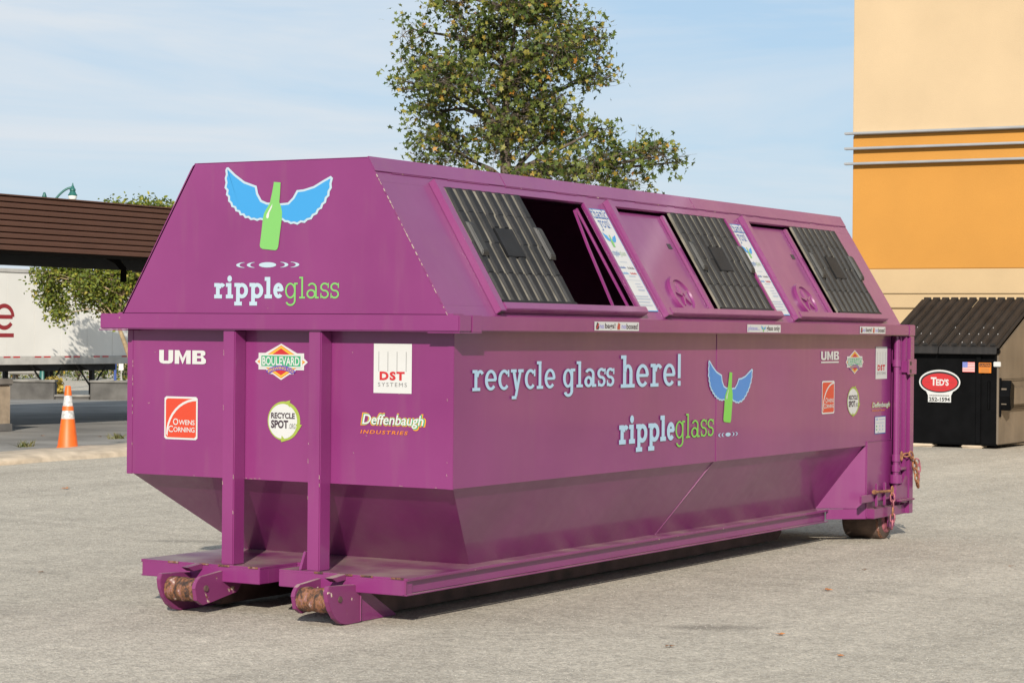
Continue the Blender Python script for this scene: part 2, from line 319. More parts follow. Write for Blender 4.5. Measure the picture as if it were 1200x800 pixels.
# ================================================================== GROUND
def ground_mat():
    M = bpy.data.materials.new('worn_asphalt'); M.use_nodes = True; t = M.node_tree; L = t.links.new; N = t.nodes.new; b = t.nodes['Principled BSDF']
    geo = N('ShaderNodeNewGeometry'); P = geo.outputs['Position']
    def noise(sc, det=4, ro=.5, scale=None, dist=0):
        n = N('ShaderNodeTexNoise'); n.inputs['Scale'].default_value = sc; n.inputs['Detail'].default_value = det; n.inputs['Roughness'].default_value = ro; n.inputs['Distortion'].default_value = dist
        if scale:
            mp = N('ShaderNodeMapping'); mp.inputs['Scale'].default_value = scale[:3]; mp.inputs['Rotation'].default_value = (0, 0, scale[3]); L(P, mp.inputs['Vector']); L(mp.outputs['Vector'], n.inputs['Vector'])
        else: L(P, n.inputs['Vector'])
        return n.outputs['Fac']
    def ramp(fac, stops):
        r = N('ShaderNodeValToRGB'); e = r.color_ramp.elements
        while len(e) < len(stops): e.new(.5)
        for i, (p, c) in enumerate(stops): e[i].position = p; e[i].color = (c, c, c, 1) if not isinstance(c, tuple) else (*c, 1)
        L(fac, r.inputs['Fac']); return r.outputs['Color']
    def mix(kind, fac, a, bb):
        m = N('ShaderNodeMixRGB'); m.blend_type = kind
        if isinstance(fac, float): m.inputs['Fac'].default_value = fac
        else: L(fac, m.inputs['Fac'])
        L(a, m.inputs['Color1'])
        if isinstance(bb, tuple): m.inputs['Color2'].default_value = (*bb, 1)
        else: L(bb, m.inputs['Color2'])
        return m.outputs['Color']
    c = ramp(noise(.35, 6, .6), [(.3, (.368, .328, .268)), (.7, (.432, .388, .318))])
    # aggregate: pale and dark stones, 6 to 15 mm
    v = N('ShaderNodeTexVoronoi'); v.inputs['Scale'].default_value = 75; L(P, v.inputs['Vector'])
    c = mix('MULTIPLY', .8, c, ramp(v.outputs['Color'], [(.0, .62), (.5, .98), (1., 1.34)]))
    c = mix('MULTIPLY', .75, c, ramp(noise(16, 8, .85), [(.3, .6), (.5, 1.0), (.7, 1.35)]))
    c = mix('MULTIPLY', .8, c, ramp(noise(4, 6, .65), [(.3, .84), (.7, 1.1)]))
    c = mix('MULTIPLY', .9, c, ramp(noise(.9, 5, .6, (.5, 1.3, 1, .5)), [(.35, .92), (.5, 1.0), (.65, 1.04)]))
    # tyre streaks along two directions
    c = mix('MULTIPLY', .8, c, ramp(noise(1.0, 4, .5, (.07, 1.5, 1, -.95)), [(.42, 1.0), (.54, .93), (.62, .99)]))
    c = mix('MULTIPLY', .9, c, ramp(noise(1.0, 3, .5, (.05, 1.1, 1, .35)), [(.42, 1.02), (.60, .92)]))
    # small tar spots and stains
    c = mix('MULTIPLY', 1.0, c, ramp(noise(1.7, 7, .6, (.6, 1.6, 1, -.5)), [(.25, .62), (.31, 1.0)]))
    # tyre tracks crossing the lot
    sx_ = N('ShaderNodeSeparateXYZ'); L(P, sx_.inputs['Vector'])
    m1 = N('ShaderNodeMath'); m1.operation = 'MULTIPLY_ADD'; m1.inputs[1].default_value = -.09; L(sx_.outputs['Y'], m1.inputs[0]); L(sx_.outputs['X'], m1.inputs[2])
    m2 = N('ShaderNodeMath'); m2.operation = 'MULTIPLY_ADD'; m2.inputs[1].default_value = .55; L(noise(.5, 4, .6), m2.inputs[0]); L(m1.outputs[0], m2.inputs[2])
    m3 = N('ShaderNodeMath'); m3.operation = 'MULTIPLY_ADD'; m3.inputs[1].default_value = 1 / 14; m3.inputs[2].default_value = 4 / 14; L(m2.outputs[0], m3.inputs[0])
    st = []
    for xc, dk in ((-2.2, .93), (-.7, .95), (.75, .90), (1.15, .94), (2.4, .95), (3.35, .88), (3.75, .92), (5.6, .93), (7.4, .95)): st += [((xc + 4 - .16) / 14, 1.0), ((xc + 4) / 14, dk), ((xc + 4 + .16) / 14, 1.0)]
    c = mix('MULTIPLY', 1.0, c, ramp(m3.outputs[0], st))
    # oil stain
    for (sx, sy, rad, asp, rot, k) in ((.84, -1.16, .42, 2.6, 1.05, .66), (3.1, 4.2, .55, 3.0, 1.0, .7)):
        mp = N('ShaderNodeMapping'); mp.vector_type = 'TEXTURE'; mp.inputs['Location'].default_value = (sx, sy, 0); mp.inputs['Rotation'].default_value = (0, 0, R(-60) + rot - 1.05); mp.inputs['Scale'].default_value = (rad, rad / asp * 1.0, 1)
        L(P, mp.inputs['Vector']); ln = N('ShaderNodeVectorMath'); ln.operation = 'LENGTH'; L(mp.outputs['Vector'], ln.inputs[0])
        ad = N('ShaderNodeMath'); ad.operation = 'ADD'; L(ln.outputs['Value'], ad.inputs[0])
        nn = N('ShaderNodeMath'); nn.operation = 'MULTIPLY_ADD'; nn.inputs[1].default_value = 1.2; nn.inputs[2].default_value = -.6; L(noise(6, 6, .7), nn.inputs[0]); L(nn.outputs[0], ad.inputs[1])
        c = mix('MULTIPLY', 1.0, c, ramp(ad.outputs[0], [(.3, k), (.95, 1.0)]))
    L(c, b.inputs['Base Color']); b.inputs['Roughness'].default_value = .85; b.inputs['Specular IOR Level'].default_value = .25
    bp = N('ShaderNodeBump'); bp.inputs['Strength'].default_value = .7; bp.inputs['Distance'].default_value = .006; L(v.outputs['Distance'], bp.inputs['Height'])
    b2 = N('ShaderNodeBump'); b2.inputs['Strength'].default_value = .5; b2.inputs['Distance'].default_value = .03; L(noise(9, 6, .7), b2.inputs['Height']); L(bp.outputs['Normal'], b2.inputs['Normal'])
    L(b2.outputs['Normal'], b.inputs['Normal'])
    return M
GROUND = ground_mat()
# one sheet; it steps down 0.65 m behind the low wall at the far side of the lot
WA = Vector((27.2, 28.3, 0)); WD = Vector((.5038, -.8638, 0)); WN = Vector((.8638, .5038, 0))
g = MB(); rows = [(-400, 0), (0.55, 0), (0.56, -.65), (1500, -.65)]; vs = []
for d, z in rows:
    for s_ in (-1200, 1200): p = WA + WD * s_ + WN * d; vs.append((p.x, p.y, z))
g.add(vs, [(0, 1, 3, 2), (2, 3, 5, 4), (4, 5, 7, 6)])
struct(g.build('ground', GROUND))

# coarse stones standing proud of the worn surface, thickest where the lot is near
import numpy as np
rg = np.random.default_rng(5); NS = 95000
dep = 1 / rg.uniform(1 / 30.0, 1 / 9.0, NS); lat = rg.uniform(-1, 1, NS) * (dep * .235 + 1.2)
cxy = np.stack([CAM.x + FW.x * dep + RT.x * lat, CAM.y + FW.y * dep + RT.y * lat], 1)
keep = ~((cxy[:, 1] > 11.5)); cxy = cxy[keep]; dep = dep[keep]; NS = len(cxy)
rad = rg.uniform(.003, .0070, NS) * np.clip(dep / 13, 1, 1.7); rot = rg.uniform(0, 6.28, NS); hgt = rad * rg.uniform(.25, .55, NS)
V_ = np.zeros((NS, 5, 3)); 
for k in range(4):
    rr_ = rad * rg.uniform(.7, 1.25, NS); V_[:, k, 0] = cxy[:, 0] + rr_ * np.cos(rot + k * 1.5708); V_[:, k, 1] = cxy[:, 1] + rr_ * np.sin(rot + k * 1.5708); V_[:, k, 2] = -.001
V_[:, 4, 0] = cxy[:, 0] + rad * rg.uniform(-.3, .3, NS); V_[:, 4, 1] = cxy[:, 1] + rad * rg.uniform(-.3, .3, NS); V_[:, 4, 2] = hgt
me = bpy.data.meshes.new('gravel_grain'); me.vertices.add(NS * 5); me.vertices.foreach_set('co', V_.ravel())
F_ = (np.arange(NS)[:, None, None] * 5 + np.array([[0, 1, 4], [1, 2, 4], [2, 3, 4], [3, 0, 4]])[None]).reshape(-1, 3)
me.loops.add(F_.size); me.loops.foreach_set('vertex_index', F_.ravel().astype(np.int32)); me.polygons.add(len(F_))
me.polygons.foreach_set('loop_start', np.arange(0, F_.size, 3, dtype=np.int32)); me.update(calc_edges=True)
def stone_mat():
    M = bpy.data.materials.new('aggregate_stone'); M.use_nodes = True; t = M.node_tree; b = t.nodes['Principled BSDF']
    g_ = t.nodes.new('ShaderNodeNewGeometry'); r = t.nodes.new('ShaderNodeValToRGB'); e = r.color_ramp.elements
    e[0].color = (.21, .185, .15, 1); e[1].color = (.47, .425, .355, 1)
    x = e.new(.3); x.color = (.28, .255, .22, 1); x = e.new(.7); x.color = (.39, .36, .31, 1)
    t.links.new(g_.outputs['Random Per Island'], r.inputs['Fac']); t.links.new(r.outputs['Color'], b.inputs['Base Color']); b.inputs['Roughness'].default_value = .8
    return M
stuff(obj('gravel_grain', me, stone_mat()))['label'] = 'coarse stone grain standing proud of the worn pavement'

BACK = mat('grey_asphalt', (.20, .19, .175), .9, var=.3, vscale=.8, bump=.4, bscale=30, spec=.2)
struct(MB().add([(-40, 12.7, .004), (35.8, 12.7, .004), (27.1, 28.2, .004), (7.0, 62.7, .004), (-40, 62.7, .004)], [(0, 1, 2, 3, 4)]).build('back_lot', BACK, recalc=False))
CONC = mat('tan_concrete', (.42, .34, .25), .85, var=.25, vscale=5, bump=.3, bscale=25)
CONCG = mat('shaded_grey_concrete', (.085, .08, .074), .85, var=.6, vscale=1.6, bump=.3, bscale=15)  # the low wall's shade is put into this dark grey; mottling is stain
# worn kerb between the two lots (edge uneven)
kb = MB(); rnd = random.Random(3); n = 60; x0, x1 = 3.0, 30.0; ring = []
for i in range(n + 1):
    x = x0 + (x1 - x0) * i / n; j = lambda a: rnd.uniform(-a, a)
    ya = 11.72 + (x - 9) * .055; yb = ya + 1.15
    ring += [(x, ya + j(.05), -.02), (x, ya + .03 + j(.05), .045 + j(.015)), (x, ya + .2 + j(.05), .085 + j(.012)), (x, yb - .1 + j(.04), .075 + j(.012)), (x, yb + j(.06), -.02)]
kb.add(ring, [(i * 5 + k, i * 5 + k + 1, (i + 1) * 5 + k + 1, (i + 1) * 5 + k) for i in range(n) for k in range(4)])
struct(kb.build('kerb', CONC, smooth='all'))

# ================================================================== THE CONTAINER
W = 2.224; XR = 6.68; ZC = .75; ZRB = 1.574; ZRT = 1.662
cont = thing('recycling_container', 'long purple steel glass recycling container with black sliding hatches', 'recycling container', (0, 0, 0))
def part(mb, name, material=PURPLE, parent=None, bevel=.004, smooth=False, label=None): return mb.build(name, material, parent or cont, bevel=bevel, smooth=smooth, label=label)
T = .008
# --- walls
part(MB().plate([(0, 0, ZC - .012), (0, 0, 1.62), (0, W, 1.62), (0, W, ZC - .012)], T), 'end_wall', bevel=0)
for y0 in (-.0015, W - .0385):
    part(MB().box(-.0035, .004, y0, y0 + .04, ZC - .014, 1.60), 'corner_plate', bevel=.0015)
part(MB().plate([(.012, .012, ZC), (.012, W - .012, ZC), (.72, W - .33, .255), (.72, .33, .255)], T), 'end_hopper_panel', bevel=0)
part(MB().plate([(-.0005, -.0005, ZC - .01), (3.274, -.0005, ZC - .01), (3.274, -.0005, 1.62), (-.0005, -.0005, 1.62)], T), 'side_wall', bevel=0)
part(MB().plate([(3.27, -.004, ZC - .01), (6.46, -.004, ZC - .01), (6.46, -.004, 1.62), (3.27, -.004, 1.62)], T), 'side_wall', bevel=.002)
part(MB().plate([(.012, .01, ZC), (.72, .33, .255), (3.05, .33, .255), (3.272, .01, ZC)], T), 'side_hopper_panel', bevel=0)
part(MB().plate([(3.272, .007, ZC), (3.05, .327, .255), (5.76, .327, .255), (5.96, .007, ZC)], T), 'side_hopper_panel', bevel=.0015)
part(MB().tube([(3.272, -.002, 1.57), (3.272, .002, ZC), (3.05, .323, .262)], .0014, 6), 'weld_seam', bevel=0)
part(MB().plate([(5.74, .34, .262), (5.955, -.005, .262), (5.955, -.005, ZC + .005)], T), 'gusset', bevel=.002)
part(MB().plate([(5.73, .225, .185), (5.955, -.006, .185), (5.955, -.006, .262), (5.73, .225, .262)], T), 'gusset_foot', bevel=.002)
part(MB().plate([(5.95, -.007, .185), (6.5, -.007, .185), (6.5, -.007, ZC + .02), (5.95, -.007, ZC + .02)], T), 'rear_side_panel', bevel=.002)
part(MB().tube([(5.95, -.008, ZC + .02), (6.46, -.008, ZC + .02)], .004, 6), 'weld_seam', bevel=0)
part(MB().tube([(5.955, -.008, .2), (5.955, -.008, ZC + .02)], .004, 6), 'weld_seam', bevel=0)
# far side and bottom
part(MB().plate([(0, W, ZC), (6.5, W, ZC), (6.5, W, 1.62), (0, W, 1.62)][::-1], T), 'side_wall', bevel=0)
part(MB().plate([(.012, W - .01, ZC), (.72, W - .33, .255), (5.76, W - .33, .255), (5.96, W - .01, ZC)][::-1], T), 'side_hopper_panel', bevel=0)
part(MB().plate([(5.74, W - .34, .262), (5.955, W + .005, .262), (5.955, W + .005, ZC + .005)][::-1], T), 'gusset', bevel=0)
part(MB().plate([(5.95, W + .006, .185), (6.5, W + .006, .185), (6.5, W + .006, ZC + .02), (5.95, W + .006, ZC + .02)][::-1], T), 'rear_side_panel', bevel=0)
door = part(MB().box(6.60, 6.66, .02, W - .02, .27, 1.60), 'rear_door')
for yy in (.45, .9, 1.35, 1.8): part(MB().box(6.66, 6.72, yy - .04, yy + .04, .30, 1.58), 'door_stiffener', parent=door)
# --- rim
part(MB().box(-.125, .0, -.108, W + .108, ZRB, ZRT), 'rim_beam', bevel=.006)
part(MB().box(.002, 6.707, -.104, .03, ZRB + .003, ZRT - .003), 'rim_beam', bevel=.006)
part(MB().box(.002, 6.707, W - .03, W + .104, ZRB + .003, ZRT - .003), 'rim_beam', bevel=.006)
part(MB().box(6.58, 6.71, -.108, W + .108, ZRB, ZRT), 'rim_beam', bevel=.006)
for ya, yb in ((-.112, .09), (W - .09, W + .112)):
    part(MB().box(-.128, .10, ya, yb, ZRB - .008, ZRB - .002), 'rim_lip', bevel=.002)
part(MB().box(.001, .10, -.111, -.1045, ZRB - .0015, ZRT + .001), 'rim_corner_plate', bevel=.002)
part(MB().box(-.06, .05, -.03, W + .03, ZRT - .02, ZRT + .008), 'roof_flange', bevel=.003)
# --- roof, seen in (X, s) on the slope
YB, YT, ZT = .006, .524, 2.514
SV = Vector((0, YT - YB, ZT - ZRT)); SLEN = SV.length; SV.normalize(); SN = Vector((0, -SV.z, SV.y))
def SL(x, s, h=0): return Vector((x, YB, ZRT)) + SV * s + SN * h
def SLF(u, v, h): return SL(u, v, h)
RE = -.06
mbp = MB().plate([(RE, YB - .005, ZRT), (RE, YT - .001, ZT + .001), (RE, W - YT - .02, ZT - .001), (RE, W - YT + .015, ZT - .012), (RE, W - YT + .035, ZT - .04), (RE, W - YB + .005, ZRT)], T)
part(mbp, 'roof_end_panel', bevel=.002)
part(MB().plate([(XR, YB, ZRT), (XR, YT, ZT), (XR, W - YT, ZT), (XR, W - YB, ZRT)], T), 'roof_end_panel', bevel=0)
part(MB().plate([(RE, YT, ZT), (XR, YT, ZT), (XR, W - YT, ZT), (RE, W - YT, ZT)], T), 'roof_top', bevel=.003)
part(MB().plate([(RE, W - YB, ZRT), (RE, W - YT, ZT), (XR, W - YT, ZT), (XR, W - YB, ZRT)], T), 'roof_slope', bevel=0)
OPN = [(.53, 2.21), (2.60, 4.30), (4.66, 6.32)]; S0, S1 = .062, .842
def slbox(mb, a, b, c, d, h0, h1): return mb.box(a, b, c, d, h0, h1, fn=SL)
part(slbox(MB(), RE + .001, XR - .001, -.004, S0, -T, 0), 'roof_slope_strip', bevel=0)
part(slbox(MB(), RE + .001, XR - .001, S1, SLEN - .004, -T, 0), 'roof_slope_strip', bevel=0)
xs = [RE + .001] + [v for o in OPN for v in o] + [XR - .001]
for i in range(0, 8, 2): part(slbox(MB(), xs[i], xs[i + 1], S0 + .0005, S1 - .0005, -T, 0), 'roof_slope_panel', bevel=0)
# ridge angle lapped over the slope in three lengths, with stitch welds
for a, b in ((RE - .002, 1.32), (1.326, 3.9), (3.906, XR + .002)):
    part(slbox(MB(), a, b, SLEN - .092, SLEN + .002, .001, .007), 'ridge_angle', bevel=.0015)
rw = random.Random(5)
x = .1
while x < 6.4:
    l = rw.uniform(.25, .5); part(slbox(MB(), x, x + l, SLEN - .098, SLEN - .091, .0005, .004), 'stitch_weld', PURPLE_WORN, bevel=0); x += l + rw.uniform(.1, .2)
# weld bead down the front roof edge, and flashes of bare steel
a = .0
while a < .9:
    l = rw.uniform(.006, .03); part(MB().tube([SL(RE - .002, a, .001), SL(RE - .002, a + l, .001)], rw.uniform(.0015, .0035), 5), 'weld_bead', rw.choice((mat('bare_steel', (.30, .22, .20), .5), mat('bare_steel', (.30, .22, .20), .5), PURPLE_WORN)), bevel=0); a += l + rw.uniform(.002, .025)
# --- hatches
def make_lid(name):
    """black ribbed sliding lid, 0.87 wide and 0.77 high, in its own (x, s) frame"""
    root = MB(); wd, hh = .865, .775
    root.box(0, wd, 0, hh, 0, .012)
    return root
def lid(x0, h=.004):
    wd, hh = .87, .772; s0 = .072
    base = slbox(MB(), x0, x0 + wd, s0, s0 + hh, h, h + .010)
    base = part(base, 'sliding_lid', LIDBASE, bevel=.002)
    pitch = wd / 8
    def rib(a, b, w0, w1, cx, top=.027):
        m = MB()
        for (u, v) in ((a, b),):
            vs = []
            for (s_, ww) in ((a, w0), (b, w1)):
                vs += [SL(cx - ww / 2, s_, h + .010), SL(cx + ww / 2, s_, h + .010), SL(cx + ww * .40, s_ + (.005 if s_ == a else -.005), h + top), SL(cx - ww * .40, s_ + (.005 if s_ == a else -.005), h + top)]
            m.add(vs, [(0, 1, 2, 3), (7, 6, 5, 4), (0, 4, 5, 1), (1, 5, 6, 2), (2, 6, 7, 3), (3, 7, 4, 0)])
        part(m, 'rib', LIDRIB, parent=base, bevel=.003)
    for k in range(8):
        cx = x0 + pitch * (k + .5)
        mid = k in (3, 4)
        dx = pitch * .09
        rib(s0 + .004, s0 + .205, .066, .076, cx, .025)
        rib(s0 + .595, s0 + hh - .006, .076, .058, cx + .004, .025)
        if mid: rib(s0 + .195, s0 + .315, .068, .068, cx - dx); rib(s0 + .505, s0 + .605, .068, .068, cx - dx)
        else: rib(s0 + .195, s0 + .405, .070, .066, cx - dx); rib(s0 + .395, s0 + .605, .066, .070, cx + dx * .4)
    part(slbox(MB(), x0 + .328, x0 + .536, s0 + .312, s0 + .508, h + .008, h + .026), 'centre_pad', LIDRIB, parent=base, bevel=.004)
    for xa in (x0 + .018, x0 + wd - .085):
        m = MB(); vs = []
        for (sa, sb, hz) in ((s0 + .30, s0 + .53, h + .030), (s0 + .325, s0 + .505, h + .048)):
            q = 0 if hz < h + .04 else .012
            vs += [SL(xa + q, sa, hz), SL(xa + .085 - q, sa, hz), SL(xa + .085 - q, sb, hz), SL(xa + q, sb, hz)]
        m.add(vs, [(3, 2, 1, 0), (4, 5, 6, 7), (0, 1, 5, 4), (1, 2, 6, 5), (2, 3, 7, 6), (3, 0, 4, 7)])
        part(m, 'handle', mat('scuffed_plastic', (.022, .022, .021), .5, spec=.3, var=.3, vscale=12), parent=base, bevel=.005)
    part(slbox(MB(), x0 + .004, x0 + wd - .004, s0 + .001, s0 + .022, h + .0105, h + .024), 'lid_edge', LIDRIB, parent=base, bevel=.003)
    return base
for i, (a, b) in enumerate(OPN):
    fr = part(slbox(MB(), a - .080, a - .018, .012, S1 + .028, -.001, .042), 'hatch_frame', bevel=.003)
    part(slbox(MB(), a - .075, a - .025, S1 + .0285, S1 + .030, .006, .036), 'frame_tube_end', BLACKV, parent=fr, bevel=0)
    part(slbox(MB(), a - .0175, b + .035, .020, S0 + .004, .0, .048), 'frame_sill', parent=fr, bevel=.004)
    part(slbox(MB(), a - .075, a - .025, .0105, .0118, .006, .036), 'frame_tube_end', BLACKV, parent=fr, bevel=0)
    part(slbox(MB(), b - .008, b + .022, S0 + .008, S1, .0, .022), 'frame_edge', parent=fr, bevel=.003)
    part(slbox(MB(), a, b, S1 - .006, S1 + .004, .0005, .02), 'frame_head', parent=fr, bevel=.002)
    if i:
        mid = a + .755
        pn = part(slbox(MB(), a - .01, mid, S0 - .01, S1 - .012, -.03, -.022), 'hatch_panel', bevel=.001)
        part(slbox(MB(), mid - .04, mid, S0, S1 - .02, -.0215, .0), 'panel_flange', parent=pn, bevel=.003)
        # cast ring with five vanes
        cx, cs = a + .40, .195
        m = MB(); n = 28; vs = []
        for (rad, hz) in ((.15, -.0215), (.145, .0), (.115, .0), (.11, -.012), (.0, -.016)):
            vs += [SL(cx + rad * math.cos(2 * math.pi * k / n), cs + rad * math.sin(2 * math.pi * k / n), hz) for k in range(n)]
        m.add(vs, [(r_ * n + k, r_ * n + (k + 1) % n, (r_ + 1) * n + (k + 1) % n, (r_ + 1) * n + k) for r_ in range(4) for k in range(n)])
        part(m, 'round_boss', parent=pn, bevel=0, smooth=True)
        for k in range(5):
            t_ = k * 2 * math.pi / 5 + .4
            m = MB(); c, s_ = math.cos(t_), math.sin(t_); q = []
            for hz in (-.017, -.002): q += [SL(cx + c * r_ - s_ * o_, cs + s_ * r_ + c * o_, hz) for r_, o_ in ((.012, -.012), (.09, -.004), (.09, .004), (.012, .012))]
            m.add(q, [(3, 2, 1, 0), (4, 5, 6, 7), (0, 1, 5, 4), (1, 2, 6, 5), (2, 3, 7, 6), (3, 0, 4, 7)])
            part(m, 'boss_vane', parent=pn, bevel=0)
        part(slbox(MB(), a + .60, a + .655, .565, .605, -.0215, -.0195), 'lock_hole', BLACKV, parent=pn, bevel=0)
        lid(mid + .045)
    else:
        part(slbox(MB(), a - .01, a + .8, S0 - .01, S1 - .012, -.04, -.032), 'hatch_panel', bevel=0)
        lid(a + .015)
        for pth in ([(b - .03, S1 - .02, -.03), (b - .035, S0, -.03)], [(b - .06, S1 - .03, -.035), (b - .10, .56, -.05), (b - .18, S0, -.06)],):
            part(MB().tube([SL(*p) for p in pth], .010, 4), 'inner_brace', bevel=0)
# --- corner posts on the end
for ya in (.787, 1.372):
    p_ = part(MB().box(-.105, -.001, ya, ya + .084, .262, ZRB - .001), 'post', bevel=.006)
    for k in range(5):
        zz = rw.uniform(.35, 1.45); q = ya + rw.choice((.001, .002, .075, .078)); hh = rw.uniform(.008, .035); ww = rw.uniform(.002, .005)
        part(MB().prism([(q, zz), (q + ww, zz + hh * .2), (q + ww * .6, zz + hh * .6), (q + ww * 1.3, zz + hh), (q + ww * .2, zz + hh * .8)], lambda u, v, t_: (t_, u, v), -.1062, -.104), 'paint_chip', mat('chip_primer', (.30, .22, .19), .7, var=.4, vscale=60), parent=p_, bevel=0)
CHIP = mat('chip_primer', (.30, .22, .19), .7, var=.4, vscale=60)
def chip(y, z, ww, hh, x=-.0042):
    part(MB().prism([(y, z), (y + ww, z + hh * .2), (y + ww * .7, z + hh * .6), (y + ww * 1.1, z + hh), (y + ww * .2, z + hh * .75)], lambda u, v, t_: (t_, u, v), x - .0008, x + .002), 'paint_chip', CHIP, bevel=0)
for k in range(9): chip(W - .041 + rw.uniform(-.002, .002), rw.uniform(.78, 1.5), rw.uniform(.0015, .004), rw.uniform(.005, .02))
for k in range(4): chip(.036 + rw.uniform(-.002, .002), rw.uniform(.78, 1.5), rw.uniform(.0015, .003), rw.uniform(.005, .015))
for k in range(9): chip(rw.uniform(.1, 2.1), ZC - .011 + rw.uniform(0, .004), rw.uniform(.006, .02), rw.uniform(.002, .004), -.0006)
for k in range(8): chip(rw.uniform(.1, 2.1), rw.uniform(.8, 1.5), rw.uniform(.002, .006), rw.uniform(.003, .01), -.0006)
part(MB().prism([(-.09, .262), (.0, .262), (-.02, .36), (-.045, .36)], lambda u, v, t_: (u, t_, v), .92, .935), 'lug', bevel=.003)
# --- deck and front beams
part(MB().plate([(-.116, .207, .262), (5.73, .207, .262), (5.73, W - .207, .262), (-.116, W - .207, .262), (-.116, 1.178, .262), (.24, 1.178, .262), (.24, 1.046, .262), (-.116, 1.046, .262)], .010), 'deck_plate', bevel=0)
part(MB().box(-.118, -.04, .222, 1.047, .168, .2515), 'front_beam', PURPLE, bevel=.003)
part(MB().box(-.1185, -.04, 1.177, W - .222, .168, .2515), 'front_beam', PURPLE, bevel=.003)
for ya, yb in ((.23, 1.03), (1.19, W - .23)):
    y_ = ya
    while y_ < yb - .12:
        l = rw.uniform(.03, .11); part(MB().box(-.1205, -.1165, y_, y_ + l, .2525 + rw.uniform(0, .003), .2632), 'rust_edge', RUST, bevel=0); y_ += l + rw.uniform(.04, .16)
for ya in (1.036, 1.178): part(MB().box(-.039, .245, ya, ya + .010, .168, .2515), 'slot_cheek', bevel=.002)
part(MB().box(.235, .245, 1.047, 1.177, .168, .2515), 'slot_end', bevel=.002)
for sy in (0, 1):
    f = (lambda y: y) if not sy else (lambda y: W - y)
    def bx(x0, x1, ya, yb, z0, z1): a, b = sorted((f(ya), f(yb))); return MB().box(x0, x1, a, b, z0, z1)
    rl = part(bx(-.117, 5.728, .236, .248, .176, .2515), 'side_rail', bevel=.002)
    part(bx(-.118, 5.729, .208, .2355, .168, .1755), 'rail_flange', parent=rl, bevel=.002)
    part(bx(-.117, 5.727, .2065, .2115, .246, .2515), 'rail_lip', PURPLE_WORN, parent=rl, bevel=0)
    part(bx(-.1172, -.105, .2155, .2355, .176, .2515), 'rail_end', PURPLE_WORN, parent=rl, bevel=.001)
    # sill on which the box slides
    pr = [(.02, .02), (5.62, .02), (5.70, .07), (5.72, .2515), (.02, .2515)]
    part(MB().prism(pr, lambda u, v, t_: (u, f(t_), v), .575, .675), 'sill', PRUST, bevel=.004)
    # nose skid: outer and inner runner with a rusty roller between
    prof = [(-.37, .222), (-.385, .19), (-.375, .14), (-.35, .09), (-.31, .045), (-.26, .014), (-.2, .002), (-.075, .002), (-.075, .205), (-.2, .215)]
    part(MB().prism(prof, lambda u, v, t_: (u, f(t_), v), .535, .565), 'nose_runner', PURPLE_WORN, bevel=.003)
    part(MB().prism([(-.074, .002), (.30, .002), (.30, .012), (-.04, .195), (-.074, .20)], lambda u, v, t_: (u, f(t_), v), .55, .566), 'runner_wing', PURPLE, bevel=.002)
    part(MB().tube([(-.0745, f(.534), .01), (-.0745, f(.534), .2)], .005, 5), 'weld_bead', PURPLE_WORN, bevel=0)
    prof2 = [(-.36, .15)] + [(-.29 + .075 * math.cos(R(a_)), .135 + .08 * math.sin(R(a_))) for a_ in range(170, 60, -22)] + [(-.05, .235), (.15, .235), (.02, .10), (-.22, .062), (-.29, .055), (-.345, .085)]
    part(MB().prism(prof2, lambda u, v, t_: (u, f(t_), v), .765, .79), 'nose_runner', PURPLE_WORN, bevel=.003)
    m = MB(); rr = random.Random(sy + 4); yy = [.567 + .197 * k / 20 for k in range(21)]
    part(MB().tube([(-.29, f(y), .135) for y in yy], [.066 + rr.uniform(-.005, .003) for _ in yy], 20), 'nose_roller', RUST, bevel=0, smooth=True)
    part(MB().prism([(-.25, .25), (-.118, .262), (-.118, .23), (-.2, .225)], lambda u, v, t_: (u, f(t_), v), .60, .65), 'nose_gusset', PURPLE_WORN, bevel=.002)
    part(MB().tube([(-.27, f(.528), .145), (-.27, f(.8), .145)], .018, 10), 'roller_pin', PRUST, bevel=.002)
    # rear wheels: wide steel rollers
    y0_, y1_ = (.0, .31)
    yy = [y0_, y0_ + .012, y0_ + .03, y0_ + .05, (y0_ + y1_) / 2, y1_ - .03, y1_]
    rad = [.10, .148, .162, .164, .163, .163, .15]
    wl = part(MB().tube([(6.41, f(y), .158) for y in yy], rad, 28), 'wheel', mat('brown_wheel', (.095, .06, .045), .75, var=.5, vscale=8, bump=.3), bevel=0, smooth=True)
    part(MB().tube([(6.41, f(y0_ + .013), .158), (6.41, f(y0_ + .028), .158)], [.151, .1635], 28), 'wheel_rim', RUST, parent=wl, bevel=0, smooth=True)
    part(MB().tube([(6.41, f(y0_ - .012), .158), (6.41, f(y0_ + .01), .158)], [.10, .115], 24), 'wheel_cap', CHAINP, parent=wl, bevel=.004)
    part(MB().tube([(6.41, f(y0_ - .03), .158), (6.41, f(y0_ + .31), .158)], .025, 12), 'axle', PURPLE_WORN, parent=wl, bevel=.002)
    part(MB().prism([(6.33, .185), (6.49, .185), (6.47, .10), (6.41, .07), (6.35, .10)], lambda u, v, t_: (u, f(t_), v), -.040, -.028), 'wheel_hanger', PURPLE_WORN, parent=wl, bevel=.002)
    # rear lower beam
    part(bx(5.958, 6.70, -.072, -.008, .188, .262), 'rear_beam', bevel=.004)
